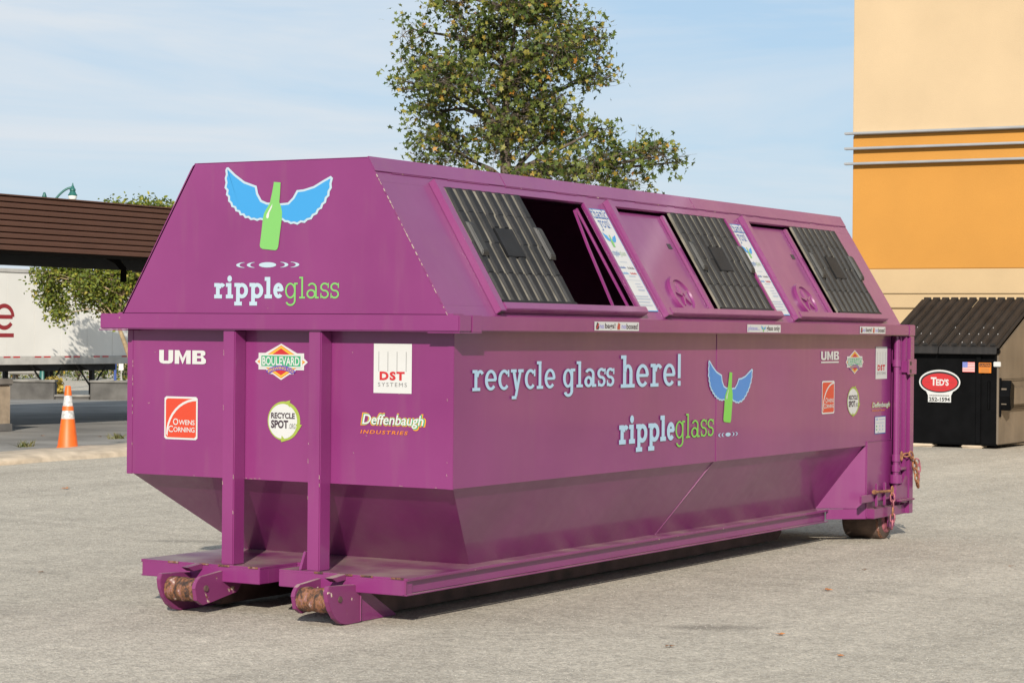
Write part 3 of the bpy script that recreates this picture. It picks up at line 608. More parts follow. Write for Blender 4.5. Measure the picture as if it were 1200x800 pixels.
# --- rear door post, hinge pipe and locks (near side)
part(MB().box(6.505, 6.545, -.062, .01, .262, ZRB - .002), 'door_post', bevel=.004)
part(MB().box(6.56, 6.60, -.085, .01, .262, ZRB - .002), 'door_post', bevel=.004)
part(MB().box(6.615, 6.70, -.104, .01, .19, ZRB - .002), 'door_post', bevel=.004)
part(MB().box(6.505, 6.70, W - .01, W + .1, .262, ZRB - .002), 'door_post', bevel=.004)
pipe = part(MB().tube([(6.455, -.052, .33), (6.455, -.052, 1.545)], .024, 14), 'lock_pipe', bevel=.002, smooth=True)
part(MB().tube([(6.455, -.052, 1.545), (6.455, -.052, 1.572)], .012, 10), 'pipe_tip', parent=pipe, bevel=0)
for z in (1.335, .60, .52):
    part(MB().tube([(6.455, -.052, z), (6.455, -.052, z + .055)], .034, 14), 'pipe_collar', parent=pipe, bevel=.003, smooth=True)
    part(MB().box(6.45, 6.51, -.05, -.03, z + .005, z + .05), 'collar_tab', parent=pipe, bevel=.002)
lp = part(MB().box(6.52, 6.70, -.125, -.113, 1.275, 1.395), 'lock_plate', bevel=.004)
for z in (1.36, 1.30): part(MB().box(6.55, 6.585, -.1265, -.1255, z - .012, z + .016), 'lock_slot', BLACKV, parent=lp, bevel=0)
part(MB().box(6.53, 6.60, -.112, -.06, 1.29, 1.38), 'lock_bracket', bevel=.003)
part(MB().prism([(6.34, .30), (6.62, .27), (6.64, .46), (6.56, .50), (6.46, .42), (6.36, .41)], lambda u, v, t_: (u, t_, v), -.095, -.072), 'latch_bracket', bevel=.004)
part(MB().box(6.36, 6.66, -.135, -.0965, .296, .31), 'latch_shelf', PURPLE_WORN, bevel=.003)
part(MB().tube([(6.455, -.052, .50), (6.455, -.052, .43)], .05, 16), 'hinge_flange', parent=pipe, bevel=.004)
part(MB().box(6.445, 6.58, -.10, -.03, .535, .555), 'hinge_arm', parent=pipe, bevel=.004)
lb = part(MB().box(5.72, 6.36, -.060, -.044, .318, .375), 'latch_bar', bevel=.004)
for xx in (5.99, 6.16): part(MB().box(xx, xx + .028, -.078, -.062, .28, .455), 'latch_upright', parent=lb, bevel=.003)
part(MB().tube([(5.90, -.09, .395), (6.27, -.09, .385)], .011, 8), 'latch_pin', CHAINR, parent=lb, bevel=0)
part(MB().tube([(5.895, -.09, .395), (5.925, -.09, .395)], .018, 8), 'pin_head', CHAINR, parent=lb, bevel=.002)
def link_mesh(material):
    m = MB(); a, b, r_ = .017, .026, .0065; pts = []
    for k in range(17):
        t_ = 2 * math.pi * k / 16; pts.append((a * math.cos(t_), 0, b * math.sin(t_) + (.008 if math.sin(t_) > 0 else -.008)))
    m.tube(pts, r_, 6, caps=False); me = bpy.data.meshes.new('link'); me.from_pydata(m.v, [], m.f); me.materials.append(material)
    for p in me.polygons: p.use_smooth = True
    return me
LM = [link_mesh(CHAINR), link_mesh(CHAINP)]
def chain(path, which):
    root = obj('chain', LM[0], None, cont); root.location = path[0]
    pts = [Vector(p) for p in path]; L_ = sum((pts[i + 1] - pts[i]).length for i in range(len(pts) - 1)); n = int(L_ / .052)
    for k in range(1, n + 1):
        d = k * .052; i = 0
        while i < len(pts) - 2 and d > (pts[i + 1] - pts[i]).length: d -= (pts[i + 1] - pts[i]).length; i += 1
        t_ = (pts[i + 1] - pts[i]).normalized(); p = pts[i] + t_ * d
        l = obj('link', LM[which(k)], None, root); q = t_.to_track_quat('Z', 'X'); l.rotation_mode = 'QUATERNION'
        l.rotation_quaternion = q @ Vector((0, 0, 1)).rotation_difference(Vector((0, 0, 1))) @ Matrix.Rotation(R(90 * (k % 2) + 25 + rw.uniform(-20, 20)), 3, 'Z').to_quaternion()
        l.location = p - pts[0]
chain([(6.27, -.095, .385), (6.265, -.105, .25), (6.26, -.10, .09)], lambda k: 1 if k % 3 else 0)
chain([(6.52, -.075, .64), (6.60, -.12, .655), (6.66, -.13, .58), (6.70, -.135, .45), (6.725, -.135, .40), (6.74, -.135, .46), (6.74, -.13, .56), (6.71, -.125, .615)], lambda k: 0 if k < 9 else 1)

# ================================================================== PRINT ON THE CONTAINER
END = lambda u, v, h: (-.0005 - h, -u, v)
REND = lambda u, v, h: (RE - .0005 - h, -u, v)
SIDE = lambda u, v, h: (u, -.0045 - h, v)
RIMF = lambda u, v, h: (u, -.1045 - h, v)

def inset(pts, d):
    """move a simple polygon's edges inward by d"""
    n = len(pts); A = sum(pts[i][0] * pts[(i + 1) % n][1] - pts[(i + 1) % n][0] * pts[i][1] for i in range(n)); sg = 1 if A > 0 else -1; out = []
    for i in range(n):
        p, c, q = Vector(pts[i - 1]), Vector(pts[i]), Vector(pts[(i + 1) % n])
        a = (c - p).normalized(); b = (q - c).normalized(); na = Vector((-a.y, a.x)) * sg; nb = Vector((-b.y, b.x)) * sg
        m_ = na + nb
        if m_.length < .3: m_ = na
        m_.normalize(); out.append(tuple(c + m_ * d / max(.55, m_.dot(na))))
    return out
# winged bottle, drawn in a 0..800 square (y down)
LW = [(168, 47), (205, 85), (255, 125), (318, 150), (326, 190), (345, 225), (372, 238), (395, 240), (395, 322), (352, 330), (338, 327), (322, 333), (305, 326), (288, 328), (275, 316), (258, 317), (248, 302), (232, 302), (224, 284), (208, 280), (202, 262), (186, 256), (181, 238), (168, 226), (168, 204), (156, 192), (160, 170), (148, 155), (154, 128), (149, 105), (155, 85), (152, 62), (158, 49)]
RW = [(430, 245), (480, 241), (505, 215), (525, 178), (560, 175), (610, 160), (660, 130), (697, 110), (708, 122), (701, 150), (703, 172), (692, 190), (691, 212), (678, 224), (674, 246), (660, 256), (654, 276), (638, 284), (630, 304), (612, 312), (602, 330), (582, 334), (568, 348), (548, 345), (530, 357), (512, 350), (495, 353), (480, 343), (465, 342), (450, 330), (430, 325)]
BT = [(408, 132), (443, 136), (442, 150), (440, 200), (437, 238), (446, 262), (452, 288), (451, 320), (440, 410), (433, 470), (428, 482), (418, 487), (352, 479), (341, 472), (338, 460), (346, 390), (353, 320), (358, 295), (372, 268), (388, 243), (398, 195), (406, 150)]
HL = [(402, 246), (392, 262), (372, 300), (370, 316), (378, 322), (384, 314), (386, 292), (400, 262)]
def winged(fn, mp_, h, parent, name='winged_bottle_logo', outline=PALE, blue=BLUE, green=GREEN):
    q = lambda pts: [mp_(*p) for p in pts]
    root = decal(name, [q(LW), q(RW)], fn, h, outline, parent)
    decal('wing', [q(inset(LW, 11)), q(inset(RW, 11))], fn, h + .0008, blue, root)
    decal('bottle', [q(BT)], fn, h + .0018, green, root)
    decal('bottle_highlight', [q(HL)], fn, h + .0026, WHITE, root)
    return root
def crescents(cx, cy, s):
    out = [ellipse(cx, cy, 45 * s, 14 * s)]
    for sg in (-1, 1):
        for (dx, rx) in ((100, 48), (152, 52)):
            a = [(cx + sg * (dx + 0) * s - sg * 0 + sg * (-40 + rx * math.cos(R(t_))) * s, cy + 15 * s * math.sin(R(t_))) for t_ in range(-80, 81, 16)]
            b = [(cx + sg * (dx - 40 + (rx - 20) * math.cos(R(t_)) + 2) * s, cy + 13 * s * math.sin(R(t_))) for t_ in range(80, -81, -16)]
            out.append(a + b)
    return out
# --- end panel of the roof: logo drawn at 0.001301 m per unit
K = .699 / 529
def M_end(x, y): return (-(1.461 - (x - 168) * K), 2.485 - (y - 47) * .001066)
winged(REND, M_end, .002, cont)
decal('ripple_mark', [[(x_, 1.936 + (y_ - 1.936) * .8) for x_, y_ in cr] for cr in crescents(-(1.461 - (378 - 168) * K), 1.936, K)], REND, .002, PALE, cont)
slab_text('ripple', .34, -1.552, -1.072, 1.750, .086, REND, .002, PALE, cont, sh=.25)
slab_text('glass', .13, -1.062, -.701, 1.750, .086, REND, .002, GREEN, cont, sh=.11)
# --- side
slab_text('recycle', .22, .178, 1.095, 1.257, .113, SIDE, .002, LBLUE, cont, sh=.15)
slab_text('glass', .22, 1.185, 1.816, 1.258, .110, SIDE, .002, LBLUE, cont, sh=.15)
slab_text('here!', .22, 1.905, 2.740, 1.246, .142, SIDE, .002, LBLUE, cont, sh=.15)
slab_text('ripple', .34, 1.890, 2.650, .904, .116, SIDE, .002, LBLUE, cont, sh=.24)
slab_text('glass', .13, 2.662, 3.225, .911, .112, SIDE, .002, GREEN2, cont, sh=.10)
KS = .685 / 540
def M_side(x, y): return (3.157 + (x - 168) * KS, 1.405 - (y - 47) * KS * .745)
winged(SIDE, M_side, .002, cont, outline=LBLUE, blue=mat('mid_blue_vinyl', (0.0432, 0.1728, 0.4464), .4), green=GREEN2)
decal('ripple_mark', crescents(3.452, .912, .185 / 200), SIDE, .002, LBLUE, cont)

# --- sponsor stickers, each built in a 0..1 box of its panel
def sponsor_set(fn, boxes):
    B = lambda k: (lambda b: (lambda x, y: (b[0] + (b[2] - b[0]) * x, b[1] + (b[3] - b[1]) * y)))(boxes[k])
    Q = lambda f_, pts: [f_(*p) for p in pts]
    bx = lambda f_, x0, y0, x1, y1: (*f_(x0, y0), *f_(x1, y1))
    # bank initials
    f_ = B('umb')
    yb_ = .24 if boxes.get('line') else 0.0; Y_ = lambda y: yb_ + (1 - yb_) * y
    lt_ = [rect(0, .22, .10, 1), rect(.20, .22, .30, 1), [(.0, .22), (.03, .06), (.09, 0), (.21, 0), (.27, .06), (.30, .22), (.20, .22), (.10, .22)],
           rect(.335, 0, .43, 1), rect(.58, 0, .675, 1), [(.43, 1), (.43, .62), (.50, .0), (.51, .0), (.51, .42)], [(.58, 1), (.58, .62), (.51, .0), (.505, .0), (.505, .42)],
           rect(.71, 0, .81, 1), rect(.81, .80, .93, 1), rect(.81, .43, .93, .60), rect(.81, 0, .93, .20), [(.89, .60), (.93, .60), (.96, .62), (.985, .70), (.985, .88), (.96, .97), (.93, 1.0), (.89, .80)], [(.90, .20), (.93, .0), (.97, .03), (1.0, .12), (1.0, .34), (.97, .44), (.93, .60), (.90, .43)]]
    decal('lettering', [Q(f_, [(x, Y_(y)) for x, y in p_]) for p_ in lt_], fn, .003, WHITE, cont)
    if boxes.get('line'): decal('underline', [Q(f_, rect(0, -.02, 1, .1))], fn, .003, WHITE, cont)
    # red square with white curve
    f_ = B('oc')
    rd = lambda d: [(d + .05, d), (1 - d - .05, d), (1 - d, d + .04), (1 - d, 1 - d - .04), (1 - d - .05, 1 - d), (d + .05, 1 - d), (d, 1 - d - .04), (d, d + .04)]
    s_ = decal('sticker', [Q(f_, rd(0))], fn, .002, WHITE, cont)
    decal('sticker_face', [Q(f_, rd(.045))], fn, .0028, RED, s_)
    arc = [(.06 + .92 * (1 - math.cos(R(a))) , .12 + .84 * math.sin(R(a))) for a in range(0, 91, 9)]
    decal('curve', [Q(f_, [(x, y + .0) for x, y in arc] + [(x + .045 * (1 - i / 14), y - .05) for i, (x, y) in reversed(list(enumerate(arc)))])], fn, .0036, WHITE, s_)
    text('lettering', 'WENS', bx(f_, .445, .345, .92, .46), fn, .0044, WHITE, s_, offset=.012, spacing=.95)
    text('lettering', 'O', bx(f_, .27, .335, .43, .49), fn, .0048, WHITE, s_, offset=.012)
    text('lettering', 'ORNING', bx(f_, .285, .175, .92, .29), fn, .0044, WHITE, s_, offset=.012, spacing=.95)
    text('lettering', 'C', bx(f_, .13, .165, .27, .32), fn, .0048, WHITE, s_, offset=.012)
    # brewery diamond
    f_ = B('bv')
    dia = lambda d: [(.5, 1 - d), (.80, .74 - d * .1), (.93 - d * .4, .74 - d * .1), (.93 - d * .4, .60), (1 - d * .8, .5), (.93 - d * .4, .40), (.93 - d * .4, .28 + d * .1), (.78, .28 + d * .1), (.73 - d * .4, .16 + d), (.66, .16 + d), (.5, d), (.34, .16 + d), (.27 + d * .4, .16 + d), (.22, .28 + d * .1), (.07 + d * .4, .28 + d * .1), (.07 + d * .4, .40), (d * .8, .5), (.07 + d * .4, .60), (.07 + d * .4, .74 - d * .1), (.20, .74 - d * .1)]
    s_ = decal('sticker', [Q(f_, dia(0))], fn, .002, WHITE, cont)
    decal('diamond', [Q(f_, [(.5, .955), (.955, .5), (.5, .045), (.045, .5)])], fn, .0028, ORANGE, s_)
    decal('diamond', [Q(f_, [(.5, .93), (.93, .5), (.5, .07), (.07, .5)])], fn, .0034, YELLOW, s_)
    decal('diamond', [Q(f_, [(.5, .87), (.86, .5), (.5, .13), (.14, .5)])], fn, .0040, DRED, s_)
    decal('banner', [Q(f_, rect(.10, .34, .90, .70))], fn, .0046, WHITE, s_)
    decal('banner', [Q(f_, rect(.13, .375, .87, .665))], fn, .0052, BGREEN, s_)
    text('lettering', 'BOULEVARD', bx(f_, .15, .40, .85, .64), fn, .006, WHITE, s_, offset=.02, spacing=1.0)
    rb = [(.5 + .30 * math.cos(R(a)), .13 + .27 * math.sin(R(a))) for a in range(20, 161, 14)]; ra = [(.5 + .22 * math.cos(R(a)), .11 + .16 * math.sin(R(a))) for a in range(160, 19, -14)]
    decal('scroll', [Q(f_, rb + ra)], fn, .0054, VIOLET, s_)
    u0, v0 = f_(.26, .2); u1, v1 = f_(.74, .32); cx = (u0 + u1) / 2; hw = (u1 - u0) / 2; vh = v1 - v0
    text('lettering', 'BREWING CO', (u0, v0 + vh * .75, u1, v1 + vh * .42), fn, .0062, YELLOW, s_, offset=.01, warp=lambda u, v: (u, v - ((u - cx) / hw) ** 2 * vh * .8))
    # round sticker
    f_ = B('rs')
    s_ = decal('sticker', [Q(f_, ellipse(.5, .5, .5, .5, 40))], fn, .002, LIME, cont)
    decal('sticker_face', [Q(f_, ellipse(.47, .49, .44, .445, 36))], fn, .0028, WHITE, s_)
    decal('arrow', [Q(f_, [(.70, 1.03), (.52, .99), (.70, .84), (.66, .93)]), Q(f_, [(1.06, .42), (.86, .43), (.95, .26)]), Q(f_, [(.42, -.04), (.58, .0), (.44, .13)])], fn, .0034, LIME, s_)
    text('lettering', 'RECYCLE', bx(f_, .11, .56, .84, .71), fn, .0042, INK, s_, offset=.035)
    text('lettering', 'SPOT', bx(f_, .11, .31, .64, .52), fn, .0042, INK, s_, offset=.04)
    text('lettering', '.ORG', bx(f_, .66, .31, .86, .44), fn, .0042, GREY, s_, offset=.01)
    # white sheet with bars
    f_ = B('dst')
    s_ = decal('sticker', [Q(f_, rect(0, 0, 1, 1))], fn, .002, WHITE, cont)
    decal('bar', [Q(f_, rect(x, .44, x + .012, .84)) for x in (.13, .37, .61, .85)], fn, .0028, GREY, s_)
    text('lettering', 'DST', bx(f_, .16, .26, .82, .44), fn, .0032, DRED, s_, offset=.05, spacing=1.2)
    text('lettering', 'SYSTEMS', bx(f_, .12, .135, .88, .215), fn, .0032, GREY, s_, spacing=1.3)
    # hauler's name
    f_ = B('df')
    s_ = text('lettering', 'Deffenbaugh', bx(f_, -.022, .22, 1.022, 1.09), fn, .002, mat('amber_vinyl', (.52, .22, .015), .4), cont, offset=.036, shear=.2)
    text('lettering', 'Deffenbaugh', bx(f_, -.005, .28, 1.005, 1.045), fn, .0026, BGREEN, s_, offset=.03, shear=.2)
    text('lettering', 'Deffenbaugh', bx(f_, .01, .33, .985, 1.0), fn, .0032, WHITE, s_, offset=.012, shear=.2)
    text('lettering', 'INDUSTRIES', bx(f_, -.02, .0, .74, .19), fn, .003, ORANGE, s_, offset=.02, shear=.2, spacing=1.25)
sponsor_set(END, dict(umb=(-1.991, 1.377, -1.652, 1.455), oc=(-1.95, .945, -1.71, 1.19), bv=(-1.309, 1.298, -.947, 1.50), rs=(-1.217, .962, -.995, 1.180), dst=(-.51, 1.24, -.265, 1.507), df=(-.585, 1.018, -.18, 1.124)))
sponsor_set(SIDE, dict(line=True, umb=(5.037, 1.375, 5.376, 1.458), oc=(5.06, 1.003, 5.30, 1.243), bv=(5.512, 1.287, 5.872, 1.466), rs=(5.552, .975, 5.793, 1.192), dst=(6.123, 1.243, 6.365, 1.491), df=(6.062, .997, 6.43, 1.062)))
nt_ = decal('sticker', [rect(6.118, .822, 6.345, .957)], SIDE, .002, DBLUE, cont, label='small white notice sticker with blue edge')
decal('sticker_face', [rect(6.124, .829, 6.339, .951)], SIDE, .0028, WHITE, nt_)
decal('print', [rect(6.14, .925, 6.18, .943), rect(6.20, .93, 6.32, .936), rect(6.14, .905, 6.31, .909), rect(6.21, .875, 6.23, .888), rect(6.27, .875, 6.29, .888), rect(6.21, .85, 6.23, .862), rect(6.27, .85, 6.29, .862), rect(6.18, .835, 6.2, .842)], SIDE, .0034, mat('blue_grey_ink', (.25, .3, .42), .5), nt_)
decal('print', [rect(6.145, .875, 6.165, .888), rect(6.145, .85, 6.165, .862)], SIDE, .0034, BGREEN, nt_)
# --- notices on the rim
for (a, b, kind) in ((1.376, 1.944, 0), (3.522, 4.074, 1), (5.538, 6.06, 0)):
    L_ = b - a; z0, z1 = 1.590, 1.642
    s_ = decal('sticker', [rect(a, z0, b, z1)], RIMF, .002, WHITE, cont); u = lambda t_: a + L_ * t_
    if kind == 0:
        for t_, c_ in ((.03, INK), (.50, mat('brown_red_ink', (.35, .10, .05), .5))):
            decal('pictogram', [[(u(t_ + .005), z0 + .006), (u(t_ + .06), z0 + .006), (u(t_ + .07), z0 + .022), (u(t_ + .055), z0 + .034), (u(t_ + .045), z1 - .005), (u(t_ + .022), z1 - .005), (u(t_ + .012), z0 + .034), (u(t_), z0 + .022)]], RIMF, .003, c_, s_)
            decal('pictogram_bar', [[(u(t_), z0 + .01), (u(t_ + .02), z0 + .008), (u(t_ + .07), z1 - .014), (u(t_ + .05), z1 - .01)]], RIMF, .0036, DRED, s_)
        text('lettering', 'no', (u(.11), z0 + .012, u(.21), z0 + .033), RIMF, .003, mat('mauve_ink', (.22, .20, .45), .5), s_, offset=.02)
        text('lettering', 'bags!', (u(.23), z0 + .004, u(.46), z1 - .008), RIMF, .003, INK, s_, offset=.02)
        text('lettering', 'no', (u(.60), z0 + .012, u(.70), z0 + .033), RIMF, .003, MATS['mauve_ink'], s_, offset=.02)
        text('lettering', 'boxes!', (u(.71), z0 + .010, u(.975), z1 - .008), RIMF, .003, INK, s_, offset=.02)
    else:
        text('lettering', 'please...', (u(.03), z0 + .006, u(.37), z1 - .010), RIMF, .003, MATS['mauve_ink'], s_, offset=.01)
        winged(RIMF, lambda x, y: (u(.41) + (x - 150) * L_ * .14 / 560, z1 - .004 - (y - 40) * .044 / 450), .003, s_)
        text('lettering', 'glass only', (u(.57), z0 + .004, u(.97), z1 - .008), RIMF, .003, INK, s_, offset=.02)
# --- thank-you boards on the roof slope
for (a, b) in ((2.238, 2.478), (4.325, 4.555)):
    s0_, s1_ = .056, .808; L_ = b - a; H_ = s1_ - s0_
    bd = part(slbox(MB(), a, b, s0_, s1_, .001, .005), 'notice_board', WHITE, bevel=0); u = lambda t_: a + L_ * t_; v = lambda t_: s0_ + H_ * t_
    decal('board_edge', [rect(a, s0_, b, s0_ + .006), rect(a, s1_ - .005, b, s1_), rect(a, s0_ + .006, a + .005, s1_ - .005), rect(b - .005, s0_ + .006, b, s1_ - .005)], SLF, .0058, BLUE, bd)
    slab_text('thank', .13, u(.12), u(.93), v(.905), .052, SLF, .006, DBLUE, bd, sh=.18)
    slab_text('you!', .13, u(.26), u(.86), v(.815), .052, SLF, .006, DBLUE, bd, sh=.18)
    winged(SLF, lambda x, y: (u(.16) + (x - 150) * L_ * .66 / 560, v(.775) - (y - 40) * .115 / 450), .006, bd, outline=WHITE)
    slab_text('ripple', .3, u(.15), u(.53), v(.545), .024, SLF, .006, mat('soft_blue_ink', (0.1624, 0.2436, 0.3828), .5), bd)
    slab_text('glass', .16, u(.54), u(.88), v(.545), .024, SLF, .006, mat('soft_green_ink', (0.29, 0.3944, 0.261), .5), bd)
    faint = mat('faint_ink', (0.3016, 0.3364, 0.3944), .5)
    decal('print', [rect(u(.3), v(.475), u(.7), v(.481)), rect(u(.12), v(.30), u(.9), v(.303)), rect(u(.40), v(.335), u(.75), v(.347)), rect(u(.5), v(.262), u(.8), v(.27)), rect(u(.5), v(.235), u(.85), v(.243)), rect(u(.5), v(.2), u(.86), v(.215)), rect(u(.12), v(.14), u(.86), v(.15)), rect(u(.12), v(.115), u(.9), v(.125)), rect(u(.12), v(.085), u(.8), v(.094)), rect(u(.12), v(.055), u(.85), v(.062))], SLF, .006, faint, bd)
    for (a0, a1, b0, b1, ink) in ((.10, .45, .415, .436, DBLUE), (.56, .93, .413, .434, GREY), (.10, .45, .36, .38, BLUE), (.56, .9, .36, .38, DRED)):
        n_ = 9; decal('print', [rect(u(a0 + (a1 - a0) * k / n_), v(b0), u(a0 + (a1 - a0) * (k + .7) / n_), v(b1 - .006 * (k % 3))) for k in range(n_)], SLF, .006, ink, bd)

# ================================================================== STORE BUILDING (wall in the plane X = 23.5)
TAN = mat('tan_render', (.43, .32, .195), .85, var=.06, vscale=.8, bump=.25, bscale=60)
OCHRE = mat('orange_render', (.405, .185, .030), .85, var=.05, vscale=.9, bump=.25, bscale=60)
BEIGE = mat('beige_render', (.41, .295, .165), .85, var=.06, vscale=1.2, bump=.2, bscale=60)
METAL = mat('dull_aluminium', (.40, .40, .40), .45, metal=.6, var=.1)
YC = 7.12; YE = -14.0
bl = thing('store_building', 'tall store building with tan and orange rendered wall behind the black dumpster', 'building', (23.5, YC, 0))
def bpart(name, x0, x1, y0, y1, z0, z1, m_, bevel=.01): return MB().box(x0 - 23.5, x1 - 23.5, y0 - YC, y1 - YC, z0, z1).build(name, m_, bl, bevel=bevel)
bpart('upper_wall', 23.5, 38, YE, YC, 4.745, 11.5, TAN)
bpart('orange_wall', 23.515, 38, YE, YC + .0, 2.625, 4.743, OCHRE)
bpart('wall_band', 23.50, 38, YE, YC, 2.235, 2.623, BEIGE)
bpart('wall_band', 23.50, 38, YE, YC, 2.012, 2.225, BEIGE)
bpart('band_groove', 23.54, 37.9, YE + .1, YC - .05, 1.9, 2.3, mat('groove_brown', (.25, .18, .10), .9), bevel=0)  # darker brown strip showing in the joints between the wall bands
for k, (z0, z1) in enumerate(((.02, .50), (.51, .99), (1.0, 1.48), (1.49, 1.995))): bpart('base_panel', 23.515, 38, YE, YC, z0, z1, BEIGE)
bpart('parapet', 23.42, 38.1, YE - .05, YC + .06, 11.5, 11.8, METAL)
for z in (4.775, 4.535, 4.295):
    r_ = bpart('metal_rail', 23.40, 23.498, YE, YC + .11, z - .022, z + .016, METAL, bevel=.008)

# ================================================================== BLACK DUMPSTER
BLK = mat('black_enamel', (.003, .003, .0033), .5, spec=.06, var=.3, vscale=5)
BRN = mat('brown_enamel', (.135, .105, .075), .55, var=.25, vscale=2.5, stretch=(1, 1, .5))  # browner mottled tone for the sides, creases and fork pocket
LIDB = mat('dusty_lid_plastic', (.016, .014, .013), .55, spec=.25, var=.35, vscale=5, stretch=(.6, 3, 1))
dm = thing('waste_dumpster', 'black steel waste dumpster with ribbed sloping plastic lid and oval red sign', 'dumpster', (20.6, 3.75, 0))
def dp(mb, name, m_=BLK, parent=None, bevel=.006, smooth=False): return mb.build(name, m_, parent or dm, bevel=bevel, smooth=smooth)
DW = 1.70
dp(MB().box(0, .03, 0.031, DW, .06, 1.40), 'front_wall')
dp(MB().plate([(.0, 0, .06), (1.6, 0, .06), (1.6, 0, 2.0), (.0, 0, 1.36)], .03), 'side_wall', BRN)
dp(MB().plate([(.0, DW + .001, .06), (1.6, DW + .001, .06), (1.6, DW + .001, 2.0), (.0, DW + .001, 1.36)][::-1], .03), 'side_wall', BRN)
dp(MB().box(1.57, 1.599, .03, DW, .06, 2.0), 'rear_wall')
dp(MB().box(0, 1.6, .01, DW - .01, .045, .075), 'floor_plate')
dp(MB().box(-.05, .02, -.02, DW + .02, 1.335, 1.40), 'top_rail', bevel=.01)
for y in (.25,): dp(MB().box(-.035, -.0005, y, y + .07, .07, 1.334), 'front_stiffener')
for z in (.55, .95): dp(MB().box(.05, 1.58, -.012, -.0005, z, z + .03), 'side_crease', BRN)
pk = dp(MB().box(.03, 1.25, -.11, -.001, .62, .86), 'fork_pocket', BRN)
dp(MB().prism([(.01, .74), (.05, .54), (.20, .58), (.22, .90), (.06, .97)], lambda u, v, t_: (u, t_, v), -.16, -.001), 'pocket_mouth', BLK, bevel=.01)
dp(MB().box(.02, .05, -.03, -.001, .45, 1.0), 'pocket_plate', BLK)
dp(MB().box(-.012, -.001, .12, .16, .55, .95), 'hinge_bar', BLK)
# two ribbed lids
def LF(x, y, h): # on the lid slope: x from 0 (lip) to 1 (ridge)
    return (-.10 + x * 1.72, y, 1.41 + x * .70 + h)
for (a, b) in ((.0, .845), (.855, DW)):
    ld = dp(MB().box(0, 1, a - .03 if a == 0 else a, b + .03 if b == DW else b, 0, .018, fn=LF), 'lid', LIDB)
    for k in range(6):
        c = a + (b - a) * (k + .5) / 6
        m_ = MB().box(.02, .985, c - .052, c + .052, .018, .055, fn=lambda x, y, h: LF(x, c + (y - c) * (1 if h < .03 else .6), h))
        rb_ = dp(m_, 'lid_rib', LIDB, ld, bevel=.01)
        dp(MB().tube([LF(.985, c - .05, .03), LF(.985, c + .05, .03)], .028, 8), 'lid_hinge', LIDB, ld, bevel=0)
        for xx in (.25, .38, .08):
          if rw.random() < .65: dp(MB().box(xx, xx + .008, c + .053, c + .062, .019, .028, fn=LF), 'rivet', mat('pale_rivet', (.45, .45, .45), .4), ld, bevel=0)
    dp(MB().plate([LF(0, a, .018), LF(0, b, .018), LF(-.015, b, -.07), LF(-.015, a, -.07)], .015), 'lid_lip', LIDB, ld)
# stickers on the front
DF = lambda u, v, h: (-.0365 - h, -u, v)
def oval(cx, cy, rx, ry): return ellipse(cx, cy, rx, ry, 40)
uc, vc_ = -1.29 + .155, .945      # centre of the oval, u = -(y - 3.75)
uc = -(4.60 - 3.75); vc_ = .925
sg = decal('sign', [oval(uc, vc_, .305, .175)], DF, .002, WHITE, dm)
decal('sign_tab', [rect(uc - .17, vc_ - .285, uc + .17, vc_ - .155), [(uc - .2, vc_ - .13), (uc + .2, vc_ - .13), (uc + .17, vc_ - .19), (uc - .17, vc_ - .19)]], DF, .0022, WHITE, sg)
decal('sign_ring', [oval(uc, vc_, .285, .15)], DF, .003, BLACKV, sg)
decal('sign_face', [oval(uc, vc_ - .004, .262, .128)], DF, .004, DRED, sg)
text('lettering', 'ED\'S', (uc - .052, vc_ - .05, uc + .135, vc_ + .045), DF, .006, WHITE, sg, offset=.035)
text('lettering', 'T', (uc - .13, vc_ - .05, uc - .045, vc_ + .068), DF, .006, WHITE, sg, offset=.035)
decal('print', [rect(uc - .22, vc_ - .008, uc - .15, vc_ + .004), rect(uc + .15, vc_ - .008, uc + .22, vc_ + .004), rect(uc - .10, vc_ - .092, uc + .10, vc_ - .08)], DF, .006, mat('dark_red_ink', (.3, .02, .02), .5), sg)
decal('print', [rect(uc - .15 + k * .025, vc_ - .197, uc - .13 + k * .025, vc_ - .182) for k in range(12)], DF, .005, GREY, sg)
text('lettering', '252-1594', (uc - .155, vc_ - .272, uc + .155, vc_ - .215), DF, .005, BLACKV, sg, offset=.03)
# flag sticker
fu, fv = -(4.265 - 3.75) , 1.075
fl = decal('flag_sticker', [rect(fu, fv, fu + .178, fv + .14)], DF, .002, WHITE, dm)
decal('stripe', [rect(fu, fv + .14 * k / 13, fu + .178, fv + .14 * (k + 1) / 13) for k in range(0, 13, 2)], DF, .003, mat('faded_red', (.62, .12, .12), .5), fl)
decal('canton', [rect(fu, fv + .14 * 6 / 13, fu + .075, fv + .14)], DF, .0042, mat('faded_blue', (.10, .13, .40), .5), fl)
decal('star', [rect(fu + .005 + .0118 * i, fv + .072 + .014 * j, fu + .009 + .0118 * i, fv + .077 + .014 * j) for i in range(6) for j in range(5)], DF, .005, WHITE, fl)
cs_ = decal('caution_sticker', [rect(-.278, 1.065, -.098, 1.21)], DF, .002, ORANGE, dm)
decal('sticker_head', [rect(-.268, 1.15, -.108, 1.2)], DF, .003, BLACKV, cs_)
text('lettering', 'CAUTION', (-.258, 1.16, -.118, 1.19), DF, .004, ORANGE, cs_, offset=.03)
decal('print', [rect(-.253, 1.125 - .017 * k, -.123, 1.132 - .017 * k) for k in range(4)], DF, .003, mat('brown_ink', (.25, .12, .03), .5), cs_)
dp(MB().box(-.03, .01, -.03, .07, 1.155, 1.225), 'reflector', WHITE)
